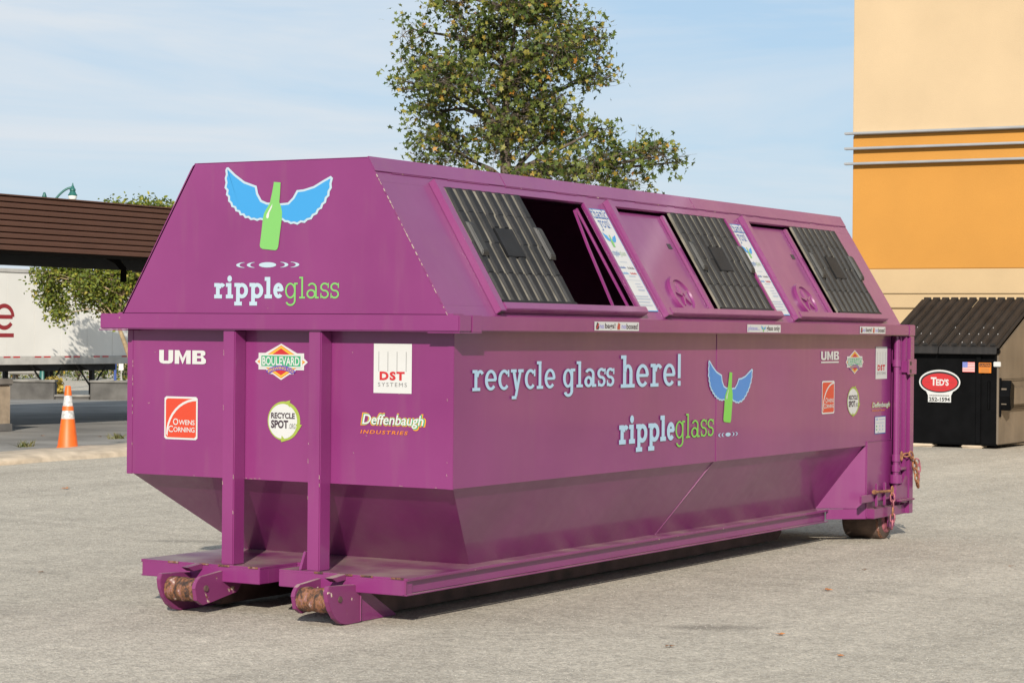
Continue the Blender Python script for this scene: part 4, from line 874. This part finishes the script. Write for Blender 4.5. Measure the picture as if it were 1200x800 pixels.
for (x, y) in ((.05, .38), (.02, 1.1)):
    tag(MB().box(20.55 + x, 20.78 + x, 3.75 + y - .15, 3.75 + y + .16, 0, .046).build('concrete_block', CONC, bevel=.015), 'pale concrete block under the front edge of the black dumpster' if y < 1 else 'half hidden concrete block under black dumpster, beside the purple container', 'concrete block')

# ================================================================== BROWN CANOPY
BROWN = mat('brown_metal', (.080, .036, .024), .5, var=.08, vscale=2)
DARK = mat('dark_bronze', (.004, .0035, .003), .8, spec=.03)
CX0, CX1, CY0, CY1 = 2.0, 24.5, 16.4, 22.6; ZB, ZTOP = 2.685, 3.475
cn = thing('drive_through_canopy', 'flat brown metal canopy with horizontal ribbed fascia', 'canopy', (CX0, CY0, 0))
def cp(name, x0, x1, y0, y1, z0, z1, m_, bevel=.0): return MB().box(x0 - CX0, x1 - CX0, y0 - CY0, y1 - CY0, z0, z1).build(name, m_, cn, bevel=bevel)
cp('roof_slab', CX0 + .03, CX1 - .03, CY0 + .04, CY1 - .03, ZB + .03, ZTOP - .04, DARK)
N_ = 9; dz = (ZTOP - ZB) / N_
for k in range(N_):
    z0 = ZB + dz * k
    pr = [(0, z0 + .003), (-.020, z0 + .010), (-.020, z0 + dz * .70), (-.004, z0 + dz - .010), (.03, z0 + dz - .004), (.03, z0 + .002)]
    MB().prism(pr, lambda u, v, t_: (t_, u, v), 0, CX1 - CX0).build('fascia_rib', BROWN, cn)
    MB().prism(pr, lambda u, v, t_: (CX1 - CX0 - u, t_, v), .031, CY1 - CY0).build('fascia_rib', BROWN, cn)
cp('fascia_backing', CX0, CX1 - .031, CY0 + .031, CY0 + .038, ZB, ZTOP, DARK)
cp('fascia_backing', CX1 - .029, CX1 - .02, CY0 + .039, CY1 - .04, ZB, ZTOP, DARK)
cp('cap_flashing', CX0, CX1 + .03, CY0 - .035, CY1, ZTOP, ZTOP + .02, BROWN)
cp('lower_trim', CX0, CX1 + .005, CY0 - .012, CY0 + .03, ZB - .05, ZB - .001, DARK)
for x, y in ((6.5, 19.2), (19.6, 17.6), (23.6, 19.2)):
    c_ = cp('column', x - .1, x + .1, y - .1, y + .1, 0.0, ZB + .029, BROWN, bevel=.01)
MB().tube([(17.25 - CX0, .35, 2.3), (17.25 - CX0, .35, 2.5), (17.1 - CX0, .35, 2.62), (16.9 - CX0, .35, 2.68)], .05, 8).build('drain_pipe', DARK, cn)
# island pier under it
pr_ = thing('concrete_pier', 'tan concrete pier with dark cap under the brown canopy', 'pier', (15.0, 17.9, 0))
MB().box(-.9, .62, -.34, .4, 0, .70).build('pier_body', mat('tan_brick_render', (.30, .23, .16), .9, var=.25, vscale=6), pr_, bevel=.02)
MB().box(-.93, .65, -.37, .43, .70, .80).build('pier_cap', mat('pier_cap', (.16, .14, .12), .9, var=.3), pr_, bevel=.02)
MB().box(-.92, .64, -.36, .42, 0, .12).build('pier_foot', CONCG, pr_, bevel=.01)

# ================================================================== LOW WALL AT THE LOT'S EDGE
def wall_piece(s0, s1, h, label):
    t_ = thing('low_concrete_wall', label, 'wall', WA + WD * s0, 'low walls along the lot edge', math.atan2(WD.y, WD.x))
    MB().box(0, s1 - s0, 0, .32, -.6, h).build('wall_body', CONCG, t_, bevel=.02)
    MB().box(-.02, s1 - s0 + .02, -.025, .345, h, h + .05).build('coping', mat('pale_coping', (.17, .16, .145), .85, var=.4, vscale=3), t_, bevel=.012)
wall_piece(-2.5, .98, .38, 'low stained, shade-toned concrete wall left of the gap, beside the tan pier')
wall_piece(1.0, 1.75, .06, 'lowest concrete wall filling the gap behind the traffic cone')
wall_piece(1.77, 8.0, .38, 'long low stained, shade-toned concrete wall behind the cone, right of the gap')

# ================================================================== SEMI-TRAILER (side in the plane y = 41.5, parked on the lower ground)
TW = mat('trailer_white', (.66, .64, .60), .5, var=.05, vscale=.7)
TG = mat('trailer_grey_rail', (.42, .40, .37), .5, var=.15)
TX0 = 34.0; TX1 = 47.6; TY = 41.5; GZ = -.65
tr = thing('semi_trailer', 'white box semi-trailer with red letters on its side, parked under tree', 'trailer', (TX0, TY, GZ))
def tp(name, x0, x1, y0, y1, z0, z1, m_, bevel=.0, parent=None): return MB().box(x0 - TX0, x1 - TX0, y0 - TY, y1 - TY, z0 - GZ, z1 - GZ).build(name, m_, parent or tr, bevel=bevel)
tp('box_body', TX0 + .01, TX1 - .01, TY + .01, TY + 2.59, .62, 3.30, TW)
k = 0; x = TX0
while x < TX1 - .1:
    tp('side_panel', x + .004, min(x + 1.216, TX1) , TY, TY + .009, .70, 3.245, TW, .002); x += 1.22
tp('top_rail', TX0, TX1, TY - .03, TY + .03, 3.25, 3.37, TG, .01)
tp('bottom_rail', TX0, TX1, TY - .035, TY + .03, .44, .695, TG, .01)
k = 0; x = TX0 + .3
while x < TX1 - .3:
    tp('reflector_strip', x, x + .30, TY - .0375, TY - .036, .655, .70, DRED if k % 2 == 0 else mat('reflector_red', (.45, .02, .02), .4)); x += (.42 if k % 2 == 0 else .95); k += 1
FR = mat('black_frame', (.012, .012, .012), .7)
for yy in (.7, 1.8): tp('frame_beam', TX0 + .4, TX1 - .4, TY + yy, TY + yy + .12, .22, .44, FR)
for xx in (43.6, 45.7):
    for yy in (.35, 2.1):
        lg = tp('landing_leg', xx - .07, xx + .07, TY + yy, TY + yy + .14, -.60, .44, FR, .01)
        MB().box(xx - .16 - TX0, xx + .16 - TX0, yy - .05, yy + .2, .0, .05).build('leg_foot', FR, tr)
    MB().prism([(xx - .75 - TX0, .44 - GZ), (xx + .75 - TX0, .44 - GZ), (xx + .25 - TX0, .22 - GZ), (xx - .25 - TX0, .22 - GZ)], lambda u, v, t_: (u, t_, v), .30, .33).build('crossmember', FR, tr)
    for sg_ in (-1, 1): MB().tube([(xx + sg_ * .75 - TX0, .42, .42 - GZ), (xx - TX0, .42, -.35 - GZ)], .03, 6).build('brace', FR, tr)
for xx in (35.6, 36.9):
    for yy in (.02, 1.95):
        MB().tube([(xx - TX0, yy, .5), (xx - TX0, yy + .05, .5), (xx - TX0, yy + .5, .5), (xx - TX0, yy + .55, .5)], [.42, .5, .5, .42], 24).build('wheel', mat('tyre', (.015, .015, .015), .8), tr, smooth=True)
TF = lambda u, v, h: (u - TX0, -.0005 - h, v - GZ)
# last letter of the name on the side, and the rule beneath it
def ribbon(cx, cy, rx, ry, a0, a1, w_, n=26):
    o = [(cx + (rx) * math.cos(R(a0 + (a1 - a0) * i / n)), cy + (ry) * math.sin(R(a0 + (a1 - a0) * i / n))) for i in range(n + 1)]
    q = [(cx + (rx - w_) * math.cos(R(a0 + (a1 - a0) * i / n)), cy + (ry - w_) * math.sin(R(a0 + (a1 - a0) * i / n))) for i in range(n, -1, -1)]
    return o + q
TRED = mat('trailer_red', (.24, .012, .016), .5)
rb_ = ribbon(41.2, 1.90, .44, .40, 0, 325, .13)
e_ = MB(); n = 26
for i in range(n): poly(e_, [rb_[i], rb_[i + 1], rb_[-2 - i], rb_[-1 - i]], TF, .004)
poly(e_, rect(40.85, 1.84, 41.56, 1.96), TF, .006)
e_.build('lettering', TRED, tr, recalc=False)
decal('underline', [rect(38.0, 1.28, 41.62, 1.40)], TF, .004, TRED, tr)
decal('lettering_mark', [rect(40.7, 2.86, 40.98, 3.02)], TF, .004, TRED, tr)

# ================================================================== TRAFFIC CONE
CO = mat('cone_orange', (.62, .105, .008), .5, var=.12, vscale=6); CW = mat('cone_white', (.42, .41, .40), .5, var=.35, vscale=30)
cone = thing('traffic_cone', 'orange traffic cone with two white bands on the kerb', 'cone', (11.75, 13.02, .02), rz=R(12))
cr = lambda z: .132 - (.132 - .034) * (z - .04) / .78
prof = [(cr(.04) + .012, .035), (cr(.05), .05), (cr(.36), .36)]
MB().lathe([(cr(.04) + .01, .036), (cr(.06), .06), (cr(.405), .405)], n=28).build('cone_body', CO, cone, smooth=True)
MB().lathe([(cr(.405), .4055), (cr(.51), .51)], n=28).build('reflective_band', CW, cone, smooth=True)
MB().lathe([(cr(.51) + .002, .5105), (cr(.565) + .002, .565)], n=28).build('cone_body', CO, cone, smooth=True)
MB().lathe([(cr(.565), .5655), (cr(.70), .70)], n=28).build('reflective_band', CW, cone, smooth=True)
MB().lathe([(cr(.70), .7005), (cr(.81), .81), (cr(.82) - .006, .822)], n=28).build('cone_tip', CO, cone, smooth=True)
MB().box(-.145, .145, -.145, .145, 0, .035).build('cone_base', CO, cone, bevel=.015)

# ================================================================== STREET LAMP
LG = mat('lamp_green', (.010, .09, .075), .45, var=.1)
lb_ = ray_at(52, 232, 80); lt = thing('street_lamp', 'green curved-arm street lamp rising behind the brown canopy', 'street lamp', (lb_.x, lb_.y, GZ))
MB().tube([(0, 0, 0), (0, 0, 3.5), (0, 0, 6.83)], [.11, .08, .055], 10).build('pole', LG, lt, smooth=True)
MB().lathe([(.2, 0), (.2, .25), (.13, .4), (.11, .9)], n=14).build('pole_base', LG, lt, smooth=True)
MB().lathe([(.07, 6.80), (.09, 6.86), (.05, 6.98), (.03, 7.02)], n=10).build('finial', LG, lt, smooth=True)
ad = RT.copy(); ad.z = 0; ad.normalize()
arm = [Vector((0, 0, 6.2)) + ad * (1.0 * t_) + Vector((0, 0, 1.0 * math.sin(t_ * math.pi / 2))) for t_ in [i / 12 for i in range(13)]]
MB().tube(arm, .04, 8).build('arm', LG, lt, smooth=True)
hd = ad * 1.0
h_ = MB().lathe([(.015, 7.36), (.03, 7.27), (.05, 7.24), (.07, 7.18), (.10, 7.15), (.11, 7.10), (.09, 7.07), (.13, 6.98), (.165, 6.94), (.165, 6.91)], origin=(hd.x, hd.y, 0), n=16).build('lamp_head', LG, lt, smooth=True)
MB().lathe([(.15, 6.909), (.155, 6.85), (.12, 6.78), (.05, 6.75)], origin=(hd.x, hd.y, 0), n=16).build('globe', mat('frosted_globe', (.62, .62, .58), .3), h_, smooth=True)

# ================================================================== TREES
def leaf_mat(name, stops):
    M = bpy.data.materials.new(name); M.use_nodes = True; t = M.node_tree; b = t.nodes['Principled BSDF']
    g_ = t.nodes.new('ShaderNodeNewGeometry'); r = t.nodes.new('ShaderNodeValToRGB'); r.color_ramp.interpolation = 'LINEAR'; e = r.color_ramp.elements
    while len(e) < len(stops): e.new(.5)
    for i, (p, c) in enumerate(stops): e[i].position = p; e[i].color = (*c, 1)
    t.links.new(g_.outputs['Random Per Island'], r.inputs['Fac']); t.links.new(r.outputs['Color'], b.inputs['Base Color'])
    b.inputs['Roughness'].default_value = .5; b.inputs['Specular IOR Level'].default_value = .35
    tr_ = t.nodes.new('ShaderNodeBsdfTranslucent'); t.links.new(r.outputs['Color'], tr_.inputs['Color']); mx_ = t.nodes.new('ShaderNodeMixShader'); mx_.inputs['Fac'].default_value = .35
    t.links.new(b.outputs['BSDF'], mx_.inputs[1]); t.links.new(tr_.outputs['BSDF'], mx_.inputs[2]); t.links.new(mx_.outputs['Shader'], t.nodes['Material Output'].inputs['Surface'])
    return M
BARK = mat('bark', (.085, .065, .048), .9, var=.4, vscale=8, bump=.5, bscale=20)
BARKL = mat('pale_bark', (.26, .19, .11), .9, var=.3, vscale=8, bump=.4, bscale=20)
STAR = []
for i in range(10):
    a = i * math.pi / 5; r_ = 1.0 if i % 2 == 0 else .42
    if i == 4 or i == 6: r_ = .8
    STAR.append((r_ * math.cos(a), r_ * math.sin(a)))
OVAL = [(1, 0), (.45, .42), (-.3, .45), (-.8, 0), (-.3, -.45), (.45, -.42)]
def add_leaf(V, F, p, size, shape, rnd, up=.5):
    n = Vector((rnd.gauss(0, 1), rnd.gauss(0, 1), rnd.gauss(0, 1) + up)).normalized()
    a = n.orthogonal().normalized(); a.rotate(Matrix.Rotation(rnd.uniform(0, 6.28), 3, n)); b = n.cross(a); o = len(V); s_ = size * rnd.uniform(.7, 1.3)
    for (u, v) in shape: V.append(p + a * (u * s_) + b * (v * s_) + n * (-.22 * s_ * (u * u)))
    F.append(tuple(range(o, o + len(shape))))
def grow_tree(name, label, base, lobes, trunk_pts, trunk_r, leafm, barkm, n_twigs, leaves_per, size, shape, seed, spread, group=None, bare=0.0):
    """lobes: (centre, radii) in metres from the base; limbs run from the trunk into each lobe, twigs fill it and carry the leaves"""
    rnd = random.Random(seed); t_ = thing(name, label, 'tree', base, group)
    tp_ = [Vector(p) for p in trunk_pts]
    MB().tube(tp_, [trunk_r * (1 - .9 * i / (len(tp_) - 1)) for i in range(len(tp_))], 12).build('trunk', barkm, t_, smooth='all')
    V, F = [], []; tw = MB()
    tot = sum(r[0] * r[1] * r[2] for _, r in lobes)
    for c, r in lobes:
        c = Vector(c); r = Vector(r)
        st = min(tp_, key=lambda p: (p - c).length + max(0, p.z - c.z + .3) * 2.0); k = max(6, int(n_twigs * (r.x * r.y * r.z) / tot))
        rad0 = trunk_r * .27
        mid = st.lerp(c, .5) + Vector((rnd.uniform(-.2, .2), rnd.uniform(-.2, .2), rnd.uniform(0, .35)))
        limb = [st, st.lerp(mid, .5) + Vector((0, 0, .08)), mid, mid.lerp(c, .6), c]
        MB().tube(limb, [rad0, rad0 * .8, rad0 * .6, rad0 * .42, rad0 * .22], 8).build('limb', barkm, t_, smooth='all')
        subs = []
        for i in range(max(3, k // 10)):
            d = Vector((rnd.gauss(0, 1), rnd.gauss(0, 1), rnd.gauss(.1, 1))).normalized(); q = c + Vector((d.x * r.x, d.y * r.y, d.z * r.z)) * rnd.uniform(.5, .85)
            s0 = limb[rnd.choice((2, 3, 4))]; m_ = s0.lerp(q, .5) + Vector((0, 0, rnd.uniform(-.05, .15)))
            tw.tube([s0, m_, q], [rad0 * .24, rad0 * .17, rad0 * .09], 5, caps=False); subs.append((m_, q))
        for i in range(k):
            m_, q = rnd.choice(subs); s0 = m_.lerp(q, rnd.uniform(.2, 1))
            d = Vector((rnd.gauss(0, 1), rnd.gauss(0, 1), rnd.gauss(.05, 1))).normalized(); rr = rnd.uniform(.35, 1.0) ** .6 * (1.0 if rnd.random() < .75 else rnd.uniform(1.05, 1.35))
            e = c + Vector((d.x * r.x, d.y * r.y, d.z * r.z)) * rr
            e = s0.lerp(e, min(1, spread * 1.6 / max(.01, (e - s0).length)))
            tw.tube([s0, s0.lerp(e, .5) + Vector((0, 0, -.04)), e], [rad0 * .085, rad0 * .06, rad0 * .03], 4, caps=False)
            if rnd.random() < bare: continue
            for j in range(leaves_per):
                p = s0.lerp(e, rnd.uniform(.35, 1.08)) + Vector((rnd.gauss(0, 1), rnd.gauss(0, 1), rnd.gauss(0, .8))) * spread * .26
                add_leaf(V, F, p, size, shape, rnd)
    stuff(tw.build('twigs', barkm, t_, recalc=False))
    me = bpy.data.meshes.new('crown'); me.from_pydata([tuple(v) for v in V], [], F); cr_ = obj('crown', me, leafm, t_); stuff(cr_)
    return t_
LEAF_A = leaf_mat('maple_leaves', [(0, (.042, .072, .016)), (.4, (.095, .130, .027)), (.80, (.19, .21, .043)), (.93, (.28, .24, .045)), (.975, (.42, .27, .05)), (1, (.45, .19, .03))])
LEAF_B = leaf_mat('yellow_green_leaves', [(0, (.055, .085, .014)), (.5, (.14, .18, .026)), (.9, (.27, .28, .042)), (1, (.36, .29, .05))])
# big tree behind the container. right = RT, depth = FW
def rel(dx, dz, dd=0): return RT.normalized() * dx + FW * dd + Vector((0, 0, dz))
TB = ray_at(592, 400, 60); TB.z = GZ
px = .02267
def L2(x, y, rx, rz, dd, rd): return (rel((x - 592) * px, (389 - y) * px + 1.575 - GZ, dd), (rx * px, rd, rz * px))
lob = [L2(590, 12, 48, 30, -.5, 1.0), L2(505, 130, 44, 34, .3, 1.0), L2(640, 120, 48, 30, -.3, 1.0), L2(598, 98, 48, 40, .2, 1.4), L2(470, 95, 26, 22, 0, .6), L2(792, 190, 16, 16, 0, .4), L2(700, 150, 34, 22, .2, .8), L2(480, 35, 30, 26, 0, .7), L2(590, 150, 62, 52, 0, 1.5), L2(520, 170, 52, 42, .6, 1.2), L2(530, 95, 62, 42, -.8, 1.3), L2(488, 75, 42, 38, .5, .9), L2(560, 40, 62, 48, .4, 1.4), L2(640, 70, 62, 48, -.5, 1.4), L2(630, 10, 58, 48, .5, 1.3), L2(684, 45, 44, 44, .2, .9),
       L2(690, 85, 44, 26, .8, .9), L2(560, -45, 70, 40, 0, 1.4), L2(640, -50, 60, 35, 0, 1.2), L2(520, 10, 40, 34, -.4, .9), L2(650, 150, 46, 36, .9, 1.2), L2(662, 200, 52, 34, -.6, 1.2), L2(715, 190, 50, 34, .3, 1.1), L2(765, 185, 42, 32, -.2, 1.0), L2(740, 222, 52, 22, .2, 1.0), L2(600, 215, 46, 28, -.5, 1.0), L2(540, 212, 50, 22, .4, 1.0)]
trk = [Vector((0, 0, 0)), rel(.05, 2.5), rel(0, 4.6), rel(.0, 6.2, .1), rel(-.1, 7.6), rel(.05, 9.2, .2), rel(.2, 10.6)]
grow_tree('maple_tree', 'large green tree with yellowing leaves rising behind the purple container', TB, lob, trk, .30, LEAF_A, BARK, 2700, 6, .092, STAR, 11, .60, bare=.12)
# smaller tree in front of the trailer
TC = ray_at(166, 400, 66.5); TC.z = GZ
px2 = 66.5 / 2647
def L3(x, y, rx, rz, dd, rd): return (rel((x - 166) * px2, (385 - y) * px2 + 1.575 - GZ, dd), (rx * px2, rd, rz * px2))
lob2 = [L3(60, 345, 22, 26, .2, .6), L3(52, 322, 20, 18, -.3, .5), L3(80, 318, 26, 22, .3, .7), L3(105, 335, 26, 22, -.3, .7), L3(128, 350, 26, 26, .4, .7), L3(150, 325, 34, 32, 0, .9), L3(118, 300, 34, 30, .3, .9), L3(140, 262, 34, 34, -.3, .9), L3(170, 258, 34, 30, .3, .9), L3(190, 300, 44, 44, 0, 1.1), L3(205, 262, 30, 32, .2, .9), L3(225, 320, 34, 34, 0, .9), L3(92, 278, 30, 24, 0, .8), L3(60, 292, 24, 20, .2, .7), L3(95, 350, 16, 16, .2, .5), L3(70, 368, 16, 14, 0, .5), L3(132, 366, 18, 16, .1, .5)]
trk2 = [Vector((0, 0, 0)), rel(-.15, .9), rel(-.42, 1.6), rel(-.72, 2.4), rel(-.6, 3.2), rel(-.3, 4.2)]
grow_tree('small_tree', 'small yellow-green tree in front of the white trailer, partly under canopy', TC, lob2, trk2, .115, LEAF_B, BARKL, 2700, 11, .066, OVAL, 23, .46)
# a little further right only its top shows above the canopy

# ================================================================== FAR BEHIND THE TRAILER
def shrub(name, label, cat, base, r, h, n, size, m_, seed, group=None):
    rnd = random.Random(seed); V, F = [], []; t_ = thing(name, label, cat, base, group); st = MB()
    for i in range(14):
        a = rnd.uniform(0, 6.28); st.tube([(0, 0, 0), (math.cos(a) * r * .6, math.sin(a) * r * .6, h * rnd.uniform(.5, .9))], [.02, .008], 4, caps=False)
    st.build('stems', BARK, t_, recalc=False)
    for i in range(n):
        a = rnd.uniform(0, 6.28); rr = r * math.sqrt(rnd.random()); z = h * rnd.random() ** .7
        add_leaf(V, F, Vector((math.cos(a) * rr * (1 - .3 * z / h), math.sin(a) * rr * (1 - .3 * z / h), z)), size, OVAL, rnd)
    me = bpy.data.meshes.new('foliage'); me.from_pydata([tuple(v) for v in V], [], F); stuff(obj('foliage', me, m_, t_))
for i, (x, D, r, h, lab) in enumerate(((91, 96, .75, 1.7, 'green bush seen under the trailer between its landing legs'), (147, 96, .5, 1.8, 'green bush under the trailer beside the purple container'), (50, 100, .7, 1.2, 'green bush under the trailer behind the white tank'), (20, 98, .8, 1.3, 'leftmost green bush under the trailer above the tan pier'), (72, 104, .8, 1.25, 'green bush under the trailer right behind the cone'), (121, 100, .7, 1.15, 'low green bush under the trailer left of the blue post'))):
    b_ = ray_at(x, 440, D); shrub('bush', lab, 'bush', (b_.x, b_.y, GZ), r, h, 900, .07, LEAF_A, 40 + i, 'bushes beyond the trailer')
b_ = ray_at(63, 455, 62); shrub('grass_clump', 'yellow ornamental grass clump by the gap in the wall', 'plant', (b_.x, b_.y, GZ), .32, .85, 320, .10, leaf_mat('straw_leaves', [(0, (.2, .15, .03)), (1, (.5, .38, .08))]), 77)
b_ = ray_at(45, 437, 92); tk = thing('storage_tank', 'white horizontal storage tank seen under the trailer', 'tank', (b_.x, b_.y, GZ))
ax = RT.copy(); ax.z = 0; ax.normalize()
MB().tube([Vector((0, 0, .62)) + ax * d for d in (-1.6, -1.5, -1.3, 0, .3, .42, .47)], [.05, .22, .30, .30, .29, .2, .05], 18).build('tank_body', mat('tank_white', (.45, .44, .42), .4), tk, smooth='all')
for d in (-1.0, .1): MB().tube([Vector((0, 0, 0)) + ax * d, Vector((0, 0, .4)) + ax * d], .06, 8).build('tank_leg', FR, tk)
b_ = ray_at(104, 438, 125); fb = thing('far_building', 'low tan brick building far beyond the trailer', 'building', (b_.x, b_.y, GZ), rz=math.atan2(RT.y, RT.x))
MB().box(-1.2, 2.2, 0, 5, 0, 3.2).build('wall', mat('tan_brick', (.36, .25, .16), .9, var=.15, vscale=3), fb)
MB().box(-1.3, 2.3, -.1, 5.1, 3.2, 3.4).build('roof_edge', TG, fb)
b_ = ray_at(135, 438, 90); bp_ = thing('blue_post', 'slim dark blue post under the trailer near the purple container', 'post', (b_.x, b_.y, GZ))
MB().tube([(0, 0, 0), (0, 0, 2.0)], .055, 10).build('shaft', mat('post_blue', (.03, .06, .22), .5), bp_, smooth=True); MB().lathe([(.06, 2.0), (.065, 2.03), (.01, 2.06)], n=10).build('post_cap', FR, bp_)
b_ = ray_at(142, 436, 88); sn_ = thing('small_sign', 'small white sign on a thin pole under the trailer', 'sign', (b_.x, b_.y, GZ), rz=math.atan2(RT.y, RT.x))
MB().tube([(0, 0, 0), (0, 0, .95)], .02, 6).build('pole', TG, sn_); MB().box(-.09, .09, -.03, -.02, .60, .92).build('plate', WHITE, sn_)

# ================================================================== SMALL THINGS ON THE GROUND
LEAFD = [mat('dead_leaf_brown', (.16, .075, .03), .8, var=.3, vscale=30), mat('dead_leaf_orange', (.36, .13, .03), .7, var=.3, vscale=30)]
rl_ = random.Random(9)
def unproj_ground(x, y):
    d = FW + RT * ((x - 600) / 2647) - UP * ((y - 400) / 2647); return CAM + d * ((0 - CAM.z) / d.z)
me_l = []
for k in range(4):
    m_ = MB(); vs = [(0, 0, .014)] + [(a_ * .045, b_ * .045, .004 + .018 * rl_.random()) for a_, b_ in STAR]
    m_.add(vs, [(0, i, i % 10 + 1) for i in range(1, 11)]); me = bpy.data.meshes.new('fallen_leaf'); me.from_pydata(m_.v, [], m_.f); me.materials.append(LEAFD[k % 2]); me_l.append(me)
spots = [(784, 758, 'orange dry leaf on the pavement, nearest the bottom edge'), (985, 769, 'brown curled leaf right of the bottom orange leaf'), (1185, 664, 'orange dry leaf at the far right of the pavement'), (970, 692, 'tiny dry leaf on the pavement below the rear wheel'), (1013, 668, 'thin dark leaf scrap right below the rear wheel'),
         (914, 744, 'dry leaf scrap just right of the oil stain'), (48, 671, 'flat brown leaf left of the front rollers'), (77, 573, 'pale leaf scrap on the pavement below the cone'), (117, 512, 'orange leaf on the pavement beyond the kerb, right of cone'), (50, 511, 'orange leaf on the pavement beyond the kerb, left of cone')]
for i, (x, y, lab) in enumerate(spots):
    p = unproj_ground(x, y); o = bpy.data.objects.new('fallen_leaf', me_l[i % 4]); COL.objects.link(o)
    o.location = (p.x, p.y, .004); o.rotation_euler = (0, 0, rl_.uniform(0, 6)); s_ = rl_.uniform(.55, .85) * (1.5 if y < 600 else 1); o.scale = (s_, s_, s_ * .7)
    tag(o, lab, 'leaf', 'fallen leaves on the pavement')
# weeds along the kerb
WEED = leaf_mat('weed_leaves', [(0, (.10, .10, .03)), (.6, (.18, .16, .06)), (1, (.07, .11, .02))])
for i, (x, y, h, lab) in enumerate(((30, 529, .10, 'dry weed tuft on the kerb left of the cone'), (138, 519, .09, 'green weed tuft on the kerb beside the purple container'))):
    p = unproj_ground(x, y); rnd = random.Random(60 + i); m_ = MB()
    for k in range(45):
        a = rnd.uniform(0, 6.28); d = rnd.uniform(.0, .13); b0 = Vector((math.cos(a) * d * 1.3, math.sin(a) * d * .7, 0)); l = h * rnd.uniform(.4, 1.1); tip = b0 + Vector((rnd.gauss(0, .07), rnd.gauss(0, .07), l)); s_ = Vector((.006, -.008, 0))
        m_.add([b0 - s_, b0 + s_, tip], [(0, 1, 2)])
    o = m_.build('weed_tuft', WEED, recalc=False); o.location = (p.x, p.y, .06); tag(o, lab, 'weed', 'weeds along the kerb')
